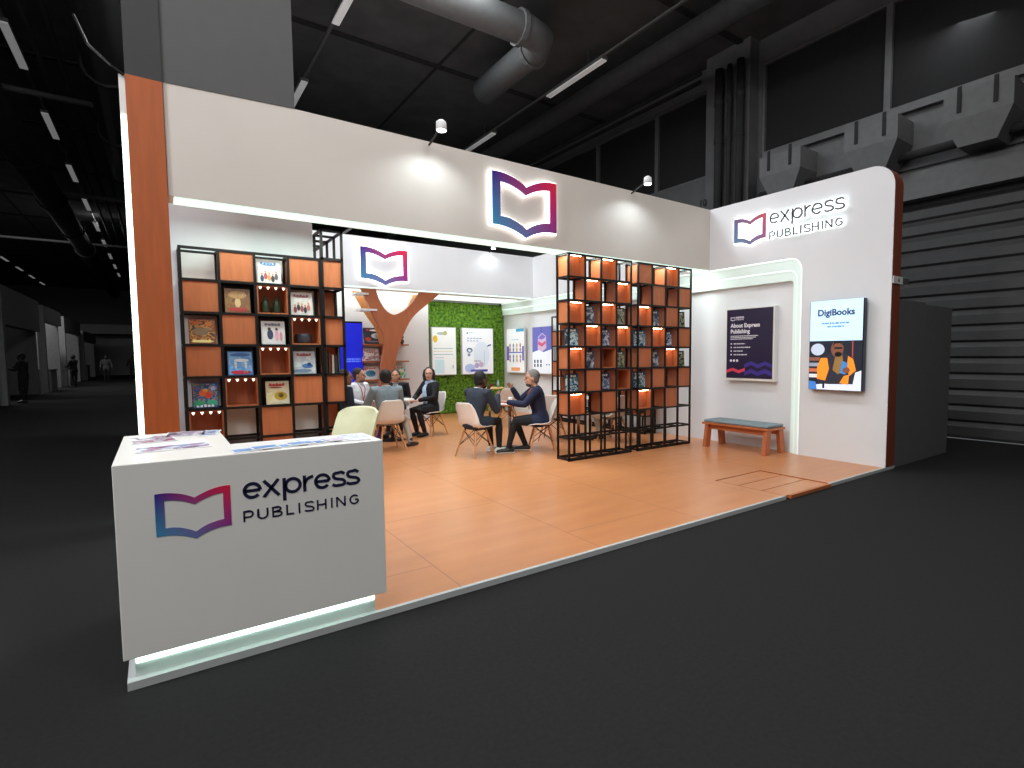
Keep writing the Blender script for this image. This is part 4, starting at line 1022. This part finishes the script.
    for s, (el, wr), sd in ((shL, armL, 1), (shR, armR, -1)):
        d = (V(wr)-V(el)).normalized()
        hand_into(body, V(wr)+d*.005, d+V((0, .2, .0)), V((0, .2, -1)) if abs(d.z) < .7 else V((-sd*-1, .3, 0)), .55, sd, .95)
    mat_s = mat('skin_'+skin, skin, .5, var=.04, scale=20)
    link_mesh(remesh(body, voxel*.8), 'body', mat_s, t)
    jk = MB(); torso(jk, .012); arms(jk, .011, .95)
    m3 = MB().loft([(0, 0, -.10, .11, .09), (0, 0, -.06, .178, .138), (0, 0, .05, .182, .138), (0, 0, .14, .165, .122)]); m3.xf(T); jk.join(m3)
    for hpnt, kn, an in (legL, legR):
        hpnt, kn = V(hpnt), V(kn); jk.tube([hpnt, hpnt+(kn-hpnt)*coat], [.108, .102], 12, cap='round')
    link_mesh(remesh(jk, voxel, 4), 'jacket', mat('cloth_'+top, top, .85, var=.10, scale=30, bump=.25, bscale=120), t)
    tr_ = MB(); m2 = MB().loft([(0, 0, -.10, .10, .09), (0, 0, -.05, .165, .125), (0, 0, .03, .168, .125), (0, 0, .07, .15, .11)]); m2.xf(T); tr_.join(m2); legs(tr_, .004)
    link_mesh(remesh(tr_, voxel, 4), 'trousers', mat('cloth_'+trousers, trousers, .85, var=.08, scale=30), t)
    sm = MB(); feet(sm, .004); link_mesh(remesh(sm, voxel, 2), 'shoes', mat('shoe_'+shoe, shoe, .45), t)
    if sole:
        so = MB()
        for _, kn, an in (legL, legR):
            f = V((-toes[0] if an[0] < 0 else toes[1], 1, 0)).normalized(); b = V((an[0], an[1], .012))
            so.tube([b-f*.06, b+f*.03, b+f*.11, b+f*.18], [.04, .044, .046, .034], 12, sq=(.28, 1.1), cap='round', up=(0, 0, 1))
        so.build('shoe_sole', mat('sole_'+sole, sole, .6), t, smooth=True)
    hm = mat('hair_'+hair, hair, .7, var=.2, scale=60)
    h = MB(); h.ell(hp(0, -.028, .045), (.083, .094, .092), M=HM3)
    if hairstyle == 'long':
        h.ell(hp(0, -.05, -.02), (.088, .07, .12), M=HM3)
        for s in (-1, 1): h.tube([hp(s*.07, .0, .06), hp(s*.082, .005, -.02), hp(s*.078, -.005, -.11)], [.03, .034, .024], 10, cap='round')
    else:
        for s in (-1, 1): h.tube([hp(s*.07, -.02, .05), hp(s*.074, -.03, .01), hp(s*.068, -.045, -.04)], [.018, .016, .012], 8, cap='round')
        h.ell(hp(0, -.06, -.02), (.066, .045, .06), M=HM3)
    link_mesh(remesh(h, voxel, 2), 'hair', hm, t)
    e = MB()
    for s in (-1, 1): e.ell(hp(s*.031, .074, .008), (.012, .008, .007), 10, 7, HM3)
    e.build('eyes', mat('eye_dark', '#1a1412', .3), t, smooth=True)
    MB().tube([hp(-.02, .086, -.055), hp(0, .0935, -.054), hp(.02, .086, -.055)], .004, 6).build('mouth', mat('lip_'+skin, '#8a4a42', .5), t)
    if beard:
        b = MB(); b.ell(hp(0, .034, -.082), (.05, .052, .036), M=HM3); link_mesh(remesh(b, voxel*.7, 2), 'beard', mat('hair_'+beard, beard, .8, var=.2, scale=60), t)
    if glasses:
        g = MB()
        for s in (-1, 1):
            g.tube([hp(s*.033+.02*math.cos(a), .093, .008+.016*math.sin(a)) for a in [2*PI*q/12 for q in range(13)]], .003, 6)
            g.tube([hp(s*.052, .09, .012), hp(s*.076, .0, .012)], .003, 6)
        g.tube([hp(-.013, .094, .012), hp(.013, .094, .012)], .003, 6); g.build('glasses', mat('glasses_black', '#101010', .3), t)
    front = lambda z: (.125 if z < .45 else .105)
    if shirt and not scarf:
        c = MB(); c.add([tp(-.05, .085, .50), tp(.05, .085, .50), tp(.004, .135, .30), tp(-.004, .135, .30), tp(-.05, .09, .52), tp(.05, .09, .52), tp(.004, .14, .30), tp(-.004, .14, .30)], [(0,1,2,3),(7,6,5,4),(0,4,5,1),(1,5,6,2),(2,6,7,3),(3,7,4,0)])
        c.tube([tp(.062*math.cos(a), .062*math.sin(a)+.005, .535) for a in [2*PI*q/16 for q in range(17)]], .014, 8)
        c.build('shirt_collar', mat('cloth_'+shirt, shirt, .8), t, smooth=True)
    if scarf:
        s_ = MB(); s_.tube([tp(.085*math.cos(a), .078*math.sin(a)+.005, .525+.012*math.sin(3*a)) for a in [2*PI*q/18 for q in range(19)]], .03, 10)
        s_.tube([tp(.01, .09, .50), tp(.015, .15, .40), tp(.0, .155, .26), tp(-.01, .14, .14)], [.03, .042, .05, .045], 10, sq=(.45, 1.2), cap='round', up=(0, 1, 0))
        link_mesh(remesh(s_, .009, 2), 'scarf', mat('scarf_'+scarf, scarf, .8, var=.25, scale=18), t)
    if lanyard:
        l = MB()
        for s in (-1, 1): l.tube([tp(s*.068, .06, .535), tp(s*.055, .135, .44), tp(s*.022, .158, .3), tp(0, .155, .2)], .007, 6)
        l.box(-.001, .001, -.001, .001, -.001, .001) if False else None
        l.build('lanyard', mat('lanyard_'+lanyard, lanyard, .6), t)
    t.scale = (scale,)*3
    return t
# dark-suited man facing right, one hand up to his chin
person('person in dark suit and glasses seated at the middle table facing right, hand raised', (-3.92, 4.20, -.0), face_to(.95, .30), top='#262d3b', trousers='#15161b', skin='#6e4632', hair='#151211', lean=.24, glasses=True, coat=.5, beard='#1b1411',
       armL=[(-.24, .26, .70), (-.10, .40, .98)], armR=[(.26, .24, .68), (.08, .46, .90)], legL=[(-.09, 0, .5), (-.10, .42, .50), (-.08, .46, .09)], legR=[(.09, 0, .5), (.12, .43, .50), (.13, .42, .09)], shoe='#cfcac6', sole='#e8e6e2', scale=1.0, yaw=-.1)
person('person in navy sweater with grey hair seated at the middle table facing left', (-2.90, 3.92, 0), face_to(-.88, .48), top='#151d3c', trousers='#131419', skin='#c9957c', hair='#6f6a68', lean=.16, beard='#4a3f3a', shirt='#1d2440', lanyard='#b0503c',
       armL=[(-.24, .26, .77), (-.12, .50, .80)], armR=[(.26, .30, .80), (.14, .42, 1.00)], legL=[(-.09, 0, .5), (-.13, .40, .50), (-.10, .50, .09)], legR=[(.09, 0, .5), (.11, .38, .50), (.12, .22, .09)], shoe='#15120f', sole='#c8c4c0', scale=1.0)
person('person in grey suit seated with his back to us on the left', (-4.77, 5.58, 0), face_to(.02, 1), top='#7d8a92', trousers='#a69d90', skin='#a9765c', hair='#14110f', lean=.08, toes=(.2, 1.6),
       legL=[(-.10, 0, .5), (-.20, .34, .48), (-.17, .10, .09)], legR=[(.10, 0, .5), (.36, .22, .47), (.40, .06, .09)], shoe='#2a1a14', armL=[(-.29, .16, .72), (-.16, .38, .76)], armR=[(.29, .16, .72), (.16, .38, .76)], scale=1.0)
person('person in black jacket and pale blue scarf seated right of the left table, facing us', (-3.54, 6.72, 0), face_to(-.95, -.28), top='#111115', trousers='#101014', skin='#cf9f8a', hair='#2c2522', hairstyle='long', fem=True, scarf='#b4c8ea', yaw=.8, scale=1.0, nod=-.1,
       armL=[(-.25, .12, .74), (-.10, .34, .70)], armR=[(.25, .14, .74), (.07, .34, .70)],
       legL=[(-.09, 0, .5), (-.10, .36, .50), (-.09, .22, .09)], legR=[(.09, 0, .5), (.10, .36, .50), (.09, .26, .09)], coat=.4)
person('person in white shirt seated at the left table facing right', (-4.78, 7.22, 0), face_to(.55, -.83), top='#e4e7ee', trousers='#22242c', skin='#b57f66', hair='#1e1714', lean=.1, lanyard='#b84a4a', beard='#6a4c3e', shirt='#e6e8ee', scale=1.0, yaw=.3)
person('person in dark jacket half hidden behind the narrow bookcase', (-5.30, 6.25, 0), face_to(.95, .15), top='#1a1f30', trousers='#1b1c22', skin='#8f5c44', hair='#181413', lean=.1, yaw=-.3, scale=1.0)
person('person with black hair and jacket behind the grey-suited one', (-3.90, 7.55, 0), face_to(-.45, -.9), top='#141418', trousers='#16161a', skin='#b98468', hair='#15110f', lean=.16, nod=-.2, scale=.97)
person('person in beige trousers seated behind the freestanding bookcases', (-1.30, 3.97, 0), face_to(-.45, .9), top='#6d7464', trousers='#b9ad98', skin='#b98468', hair='#2a211c', shoe='#17130f', lean=.1, scale=.97,
       legL=[(-.09, 0, .5), (-.16, .40, .49), (-.15, .40, .09)], legR=[(.09, 0, .5), (.10, .38, .49), (.10, .30, .09)])
# =================================================================== THE HALL
ZT = 8.9
struct(MB().box(-34, 4.6, -9, 75, ZT, ZT+.3).build('ceiling', H_CEIL))['label'] = 'dark concrete hall ceiling'
for k in range(9):
    struct(MB().box(-34, 4.0, -5.5+k*5.2, -5.35+k*5.2, ZT-.05, ZT-.002).build('trim_%d' % (10+k), H_DARK))
for k, x in enumerate((-13, -7.2, -1.7)):
    struct(MB().box(x, x+.06, -9, 70, ZT-.035, ZT-.002).build('trim_%d' % (30+k), H_DARK))
# right hall wall, windows, shutter
HX = 4.0
wr_ = struct(MB().box(HX, HX+.3, -9, 75, 4.9, 6.15).box(HX, HX+.3, -9, 75, 8.35, ZT-.001).box(HX, HX+.3, 4.6, 6.0, 6.15, 8.35).box(HX, HX+.3, -9, -6, 6.15, 8.35).box(HX, HX+.3, 17, 75, 6.15, 8.35).box(HX, HX+.3, 3.2, 75, -.14, 4.9).box(HX, HX+.3, -9, -6.5, -.14, 4.9).build('wall_hall_right', H_WALL))
wn = 1
for y0, y1 in ((-6, -2.0), (-2.0, 1.85), (1.85, 4.6), (6.0, 8.0), (8.0, 10.6), (10.6, 13.5), (13.5, 17)):
    w = struct(MB().box(HX+.1, HX+.12, y0+.06, y1-.06, 6.2, 8.3).build('window_%d' % wn, H_GLASS))
    MB().box(HX+.02, HX+.16, y0, y0+.06, 6.151, 8.349).box(HX+.02, HX+.16, y1-.06, y1, 6.151, 8.349).box(HX+.02, HX+.16, y0+.06, y1-.06, 6.151, 6.199).box(HX+.02, HX+.16, y0+.06, y1-.06, 8.3, 8.349).build('window_frame', H_MID, w, world=True)
    wn += 1
struct(MB().box(HX-.12, HX-.002, -9, 4.45, 6.10, 6.25).build('trim_40', H_MID))
struct(MB().box(HX-.06, HX-.002, -9, 4.45, 5.02, 6.0).build('trim_41', H_MID))
struct(MB().box(HX-.25, HX-.001, -6.5, 3.2, 4.40, 4.9).build('trim_42', H_MID))
sd = struct(MB().box(HX+.1, HX+.14, -6.5, 3.2, ZC, 4.9).build('door_1', H_SHUT)); sd['label'] = 'dark ribbed roller shutter'
m = MB()
for k in range(15):
    z = ZC+.02+k*.29; m.prism([(0, 0), (.0, .28), (-.05, .20), (-.05, .04)], -6.5, 3.2, 'y')
    m.v[-8:] = [(HX+.099+p[0], p[1], p[2]+z) for p in m.v[-8:]]
m.build('shutter_slats', H_SHUT, sd, world=True)
struct(MB().box(HX-.35, HX-.001, 4.7, 5.95, ZC, ZT-.002).build('wall_hall_pier', H_WALL))['label'] = 'concrete hall pier'
text_mesh('10', .24, 'pier_number', mat('pier_ink', '#0a0a0a', .6), None, lambda u, v, t: (3.62-t, 6.12-u, 5.30+v), .01, .005)
o = bpy.data.objects['pier_number']; tag(o, 'black number ten painted at the hall pier above the header corner', 'number')
def pipe(label, pts, r, m=None, cat='pipe', group='pipes of the hall', collars=()):
    t = thing('hall_pipe', label, cat, pts[0], 0, group)
    MB().tube([Vector(p)-Vector(pts[0]) for p in pts], r, 14).build('tube', m or H_DARK, t, smooth=True)
    for p, ax in collars:
        p = Vector(p)-Vector(pts[0]); d = Vector(ax)*.05; MB().tube([p-d, p+d], r*1.15, 14).build('collar', m or H_DARK, t)
    return t
for k, (y, r) in enumerate(((4.85, .09), (5.15, .06), (5.45, .10))):
    pipe(['thick vertical pipe on the right face of the pier', 'thin vertical pipe between two thicker ones on the pier', 'thick vertical pipe on the left side of the pier'][k], [(3.5, y, 4.2), (3.5, y, 8.4)], r, H_DARK, collars=[((3.5, y, 6.7), (0, 0, 1)), ((3.5, y, 7.6), (0, 0, 1))])
pipe('dark long pipe under the right lamp row', [(1.45, 1, 8.15), (1.45, 60, 8.15)], .24)
pipe('thin pipe beside the dark long pipe under the right lamp row', [(1.9, 1, 8.35), (1.9, 60, 8.35)], .09)
pipe('thick horizontal air duct that elbows towards the back above the header', [(-5.5, 6.5, 8.1), (-1.4, 6.42, 8.1), (-1.05, 6.5, 8.1), (-.92, 6.8, 8.1), (-.9, 9.2, 8.1)], .30, H_MID, 'duct', 'air ducts', collars=[((-.9, 7.0, 8.1), (0, 1, 0)), ((-1.6, 6.42, 8.1), (1, 0, 0))])
pipe('round air duct along the left lamp row', [(-10.75, -2, 7.7), (-10.75, 65, 7.7)], .42, H_DARK, 'duct', 'air ducts', collars=[((-10.75, 14+6*k, 7.7), (0, 1, 0)) for k in range(5)])
pipe('round air duct right of the left lamp row, over the tower', [(-8.35, -2, 7.6), (-8.35, 20, 7.6)], .36, H_DARK, 'duct', 'air ducts', collars=[((-8.35, 8+4*k, 7.6), (0, 1, 0)) for k in range(3)])
for k, x in enumerate((-9.55, -9.2, -8.85, -7.7)):
    pipe('thin conduit along the hall ceiling, %s from the left lamp row' % ordn[k], [(x, 0, 8.2), (x, 60, 8.2)], .05, H_DARK)
for k, y in enumerate((15.5, 26, 38)):
    pipe('crosswise steel rail under the left hall ceiling, %s from the front' % ordn[k], [(-20, y, 8.0), (-8.3, y, 8.0)], .07, H_MID)
for k, z in enumerate((7.95, 7.75)):
    pipe(['upper cable rail along the right hall windows', 'lower cable rail along the right hall windows'][k], [(3.6, 6.1, z+.65), (3.6, 40, z+.65)], .05, H_DARK)
pipe('dark pipe running under the hoppers on the right hall wall', [(3.7, -4, 5.2), (3.7, 4.4, 5.2)], .08, H_DARK)
# hoppers on the wall
for k, y in enumerate((-1.75, .13, 1.8, 3.66)):
    t = thing('air_hopper', ['grey hopper box at the far right edge of the wall above the shutter', 'grey tapered hopper box on the wall, second from the right', 'grey tapered hopper box directly above the rounded wall corner', 'grey tapered hopper box nearest the pier'][k], 'hopper', (3.6, y, 5.0), 0, 'hopper boxes on the hall wall')
    MB().box(-.35, .33, -.48, .48, .45, .88).build('box', H_MID, t)
    MB().add([(-.28, -.27, 0), (.3, -.27, 0), (.3, .27, 0), (-.28, .27, 0), (-.35, -.48, .449), (.33, -.48, .449), (.33, .48, .449), (-.35, .48, .449)], [(0,3,2,1),(4,5,6,7),(0,1,5,4),(1,2,6,5),(2,3,7,6),(3,0,4,7)]).build('funnel', H_MID, t)
    for yy in (-.25, .25): MB().box(-.37, -.351, yy-.03, yy+.03, .55, .97).build('hanger', H_DARK, t)
# lamp rows
for row, (x, y0, n) in enumerate(((-16, 8, 12), (-10, 2.6, 11), (-4.45, 1.6, 10), (1.0, 1.6, 10))):
    rl_ = MB().box(x-.03, x+.03, -4, 68, 8.53, 8.57)
    for q in range(14): rl_.box(x-.008, x+.008, -3+q*5.2, -2.984+q*5.2, 8.57, ZT)
    rl = tag(rl_.build('lamp_rail', H_MID), ['lamp rail far left in the hall', 'lamp rail left of the tower', 'lamp rail over the middle of the stand', 'lamp rail over the right part of the stand'][row], 'rail')
    for k in range(n):
        y = y0+5.2*k
        t = thing('tube_lamp', 'linear hall lamp, number %d from the front on the %s rail' % (k+1, ['far left', 'left', 'middle', 'right'][row]), 'lamp', (x, y+1.15, 8.44), 0, 'linear hall lamps')
        MB().box(-.09, .09, -1.15, 1.15, .02, .088).build('housing', H_MID, t)
        MB().box(-.075, .075, -1.13, 1.13, -.01, .019).build('diffuser', H_LAMP, t)
# grey partition right of the stand
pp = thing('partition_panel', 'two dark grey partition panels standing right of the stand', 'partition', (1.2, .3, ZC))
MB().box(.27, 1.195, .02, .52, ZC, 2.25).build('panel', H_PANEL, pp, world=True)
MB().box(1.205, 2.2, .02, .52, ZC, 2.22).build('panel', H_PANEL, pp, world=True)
# far wall and opposite side
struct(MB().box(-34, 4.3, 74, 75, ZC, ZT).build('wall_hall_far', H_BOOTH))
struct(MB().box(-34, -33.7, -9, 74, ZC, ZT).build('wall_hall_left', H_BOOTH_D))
def booth(label, y0, y1, h, hh, m=H_BOOTH, counter=True):
    t = thing('exhibition_booth', label, 'booth', (-13.5, (y0+y1)/2, ZC), 0, 'booths across the aisle')
    MB().box(-15.5, -15.4, y0, y1, ZC, h).build('back_wall', m, t, world=True)
    MB().box(-15.39, -11.9, y1-.1, y1, ZC, h).build('side_wall', m, t, world=True)
    MB().box(-12.0, -11.75, y0, y1-.11, h-hh, h).build('header', m, t, world=True)
    MB().box(-12.0, -11.75, y0, y0+.3, ZC, h-hh-.001).build('post', m, t, world=True)
    MB().box(-15.35, -15.3, y0+.5, y1-.6, .9, 2.2).build('display_board', H_BOOTH_D, t, world=True)
    if counter:
        c = thing('booth_counter', 'pale counter in front of the %s' % label.split(' booth')[0]+' booth', 'counter', (-12.0, y0+1.5, ZC), 0, 'booth counters across the aisle')
        MB().box(-.3, .3, -.9, .9, 0, 1.0).build('body', H_BOOTH, c); MB().box(-.34, .34, -.95, .95, 1.001, 1.04).build('top', H_BOOTH_D, c)
    return t
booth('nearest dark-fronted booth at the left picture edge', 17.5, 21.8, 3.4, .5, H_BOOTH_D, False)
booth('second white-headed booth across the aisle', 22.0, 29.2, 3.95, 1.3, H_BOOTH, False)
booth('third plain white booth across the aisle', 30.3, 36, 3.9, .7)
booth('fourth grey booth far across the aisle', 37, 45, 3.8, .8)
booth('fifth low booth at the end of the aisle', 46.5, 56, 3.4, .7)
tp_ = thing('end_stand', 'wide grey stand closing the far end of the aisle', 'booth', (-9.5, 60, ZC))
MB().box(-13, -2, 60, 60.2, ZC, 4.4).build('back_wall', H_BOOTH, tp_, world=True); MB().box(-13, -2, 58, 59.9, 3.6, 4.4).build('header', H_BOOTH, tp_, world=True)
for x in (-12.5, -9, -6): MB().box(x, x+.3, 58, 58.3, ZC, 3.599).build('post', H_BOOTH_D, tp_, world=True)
dg_ = dict(voxel=.02, shirt=None, skin='#3a3836', hair='#0c0c0c', shoe='#0a0a0a')
person('person in black standing at the booth at the left edge, arms bent', (-11.55, 23.4, ZC), face_to(-.9, .3), seated=False, top='#0d0d0e', trousers='#0c0c0d', armL=[(-.24, .1, 1.15), (-.12, .32, 1.2)], armR=[(.24, .1, 1.15), (.1, .32, 1.25)], **dg_)
person('person with pale vest walking in the far aisle', (-10.4, 42.5, ZC), face_to(.1, -1), seated=False, top='#4c4c4c', trousers='#101010', armL=[(-.27, .02, 1.15), (-.30, .1, .92)], armR=[(.27, .02, 1.15), (.30, .1, .92)], **dg_)
person('person in dark coat right of the walking one in the far aisle', (-9.2, 47, ZC), face_to(-.3, -1), seated=False, top='#121212', trousers='#0d0d0d', armL=[(-.27, .02, 1.15), (-.30, .1, .92)], armR=[(.27, .02, 1.15), (.30, .1, .92)], **dg_)
person('person in black beside the pale counters across the aisle', (-11.3, 35.2, ZC), face_to(-.8, .5), seated=False, top='#0c0c0c', trousers='#0c0c0c', armL=[(-.24, .1, 1.15), (-.12, .32, 1.1)], armR=[(.24, .1, 1.15), (.12, .32, 1.1)], **dg_)

# =================================================================== LIGHT
W = bpy.data.worlds.new('World'); S.world = W; W.use_nodes = True
W.node_tree.nodes['Background'].inputs[0].default_value = (.9, .95, 1, 1); W.node_tree.nodes['Background'].inputs[1].default_value = .12
def area(name, loc, target, sx, sy, e, col=(1, 1, 1)):
    ld = bpy.data.lights.new(name, 'AREA'); ld.shape = 'RECTANGLE'; ld.size = sx; ld.size_y = sy; ld.energy = e; ld.color = col
    o = bpy.data.objects.new(name, ld); COL.objects.link(o); o.location = loc
    o.rotation_euler = (Vector(target)-Vector(loc)).to_track_quat('-Z', 'Y').to_euler(); return o
area('hall_light_middle', (-4.45, 3.2, 8.35), (-4.45, 3.2, 0), .5, 11, 330, (.97, .98, 1))
area('hall_light_right', (1.0, 2.0, 8.35), (-1.0, 3.0, 0), .5, 12, 170, (.92, .97, 1))
area('hall_light_left', (-10, 1, 8.35), (-3.5, 2.5, 1), .5, 12, 740, (.98, .98, 1))
area('left_floor_fill', (-11, -2.5, 8.35), (-11, -1, 0), .5, 9, 800, (1, 1, 1))  # fill added off the lamp rail to brighten the left carpet
area('aisle_fill', (-12.6, 34, 8.6), (-11.8, 34, 0), .5, 64, 5200, (1, 1, 1))  # unseen fill between the lamp rows, added to lift the dark aisle
area('front_fill', (-4.45, -6.0, 8.35), (-4, 2, 1.5), .5, 5, 300, (1, .965, .91))  # unseen fill behind the camera, added to brighten the stand front
area('meeting_fill', (-4.45, 6.6, 8.3), (-3.6, 6.4, 0), 3, 4, 560, (.90, .97, 1))  # broad overhead fill added to brighten the meeting area
area('soffit_beam', (-3.8, 3.07, 2.95), (-3.8, 3.07, 0), 7.4, .22, 95, (.82, 1, .93))
area('canopy_beam', (-3.1, 9.2, 2.94), (-3.1, 9.2, 0), 5.4, .8, 34, (.92, 1, .98))

# =================================================================== CAMERA
cd = bpy.data.cameras.new('Camera'); cam = bpy.data.objects.new('Camera', cd); COL.objects.link(cam)
cd.sensor_width = 36; cd.lens = 542.2545/1024*36
cd.shift_x = (512-559.5182)/1024; cd.shift_y = (391.6521-384)/1024
yaw, pitch, roll = .6375, -.0666, -.0053
f = Vector((math.sin(yaw)*math.cos(pitch), math.cos(yaw)*math.cos(pitch), math.sin(pitch)))
r = Vector((math.cos(yaw), -math.sin(yaw), 0)); u = r.cross(f)
c_, s_ = math.cos(roll), math.sin(roll)
r2, u2 = r*c_+u*s_, u*c_-r*s_
M = Matrix((r2, u2, -f)).transposed().to_4x4(); M.translation = Vector((-7.7483, -3.1628, 1.5204))
cam.matrix_world = M
S.camera = cam
S.view_settings.view_transform = 'Standard'; S.view_settings.look = 'None'; S.view_settings.gamma = 1; S.view_settings.use_curve_mapping = False
S.view_settings.exposure = 0.0
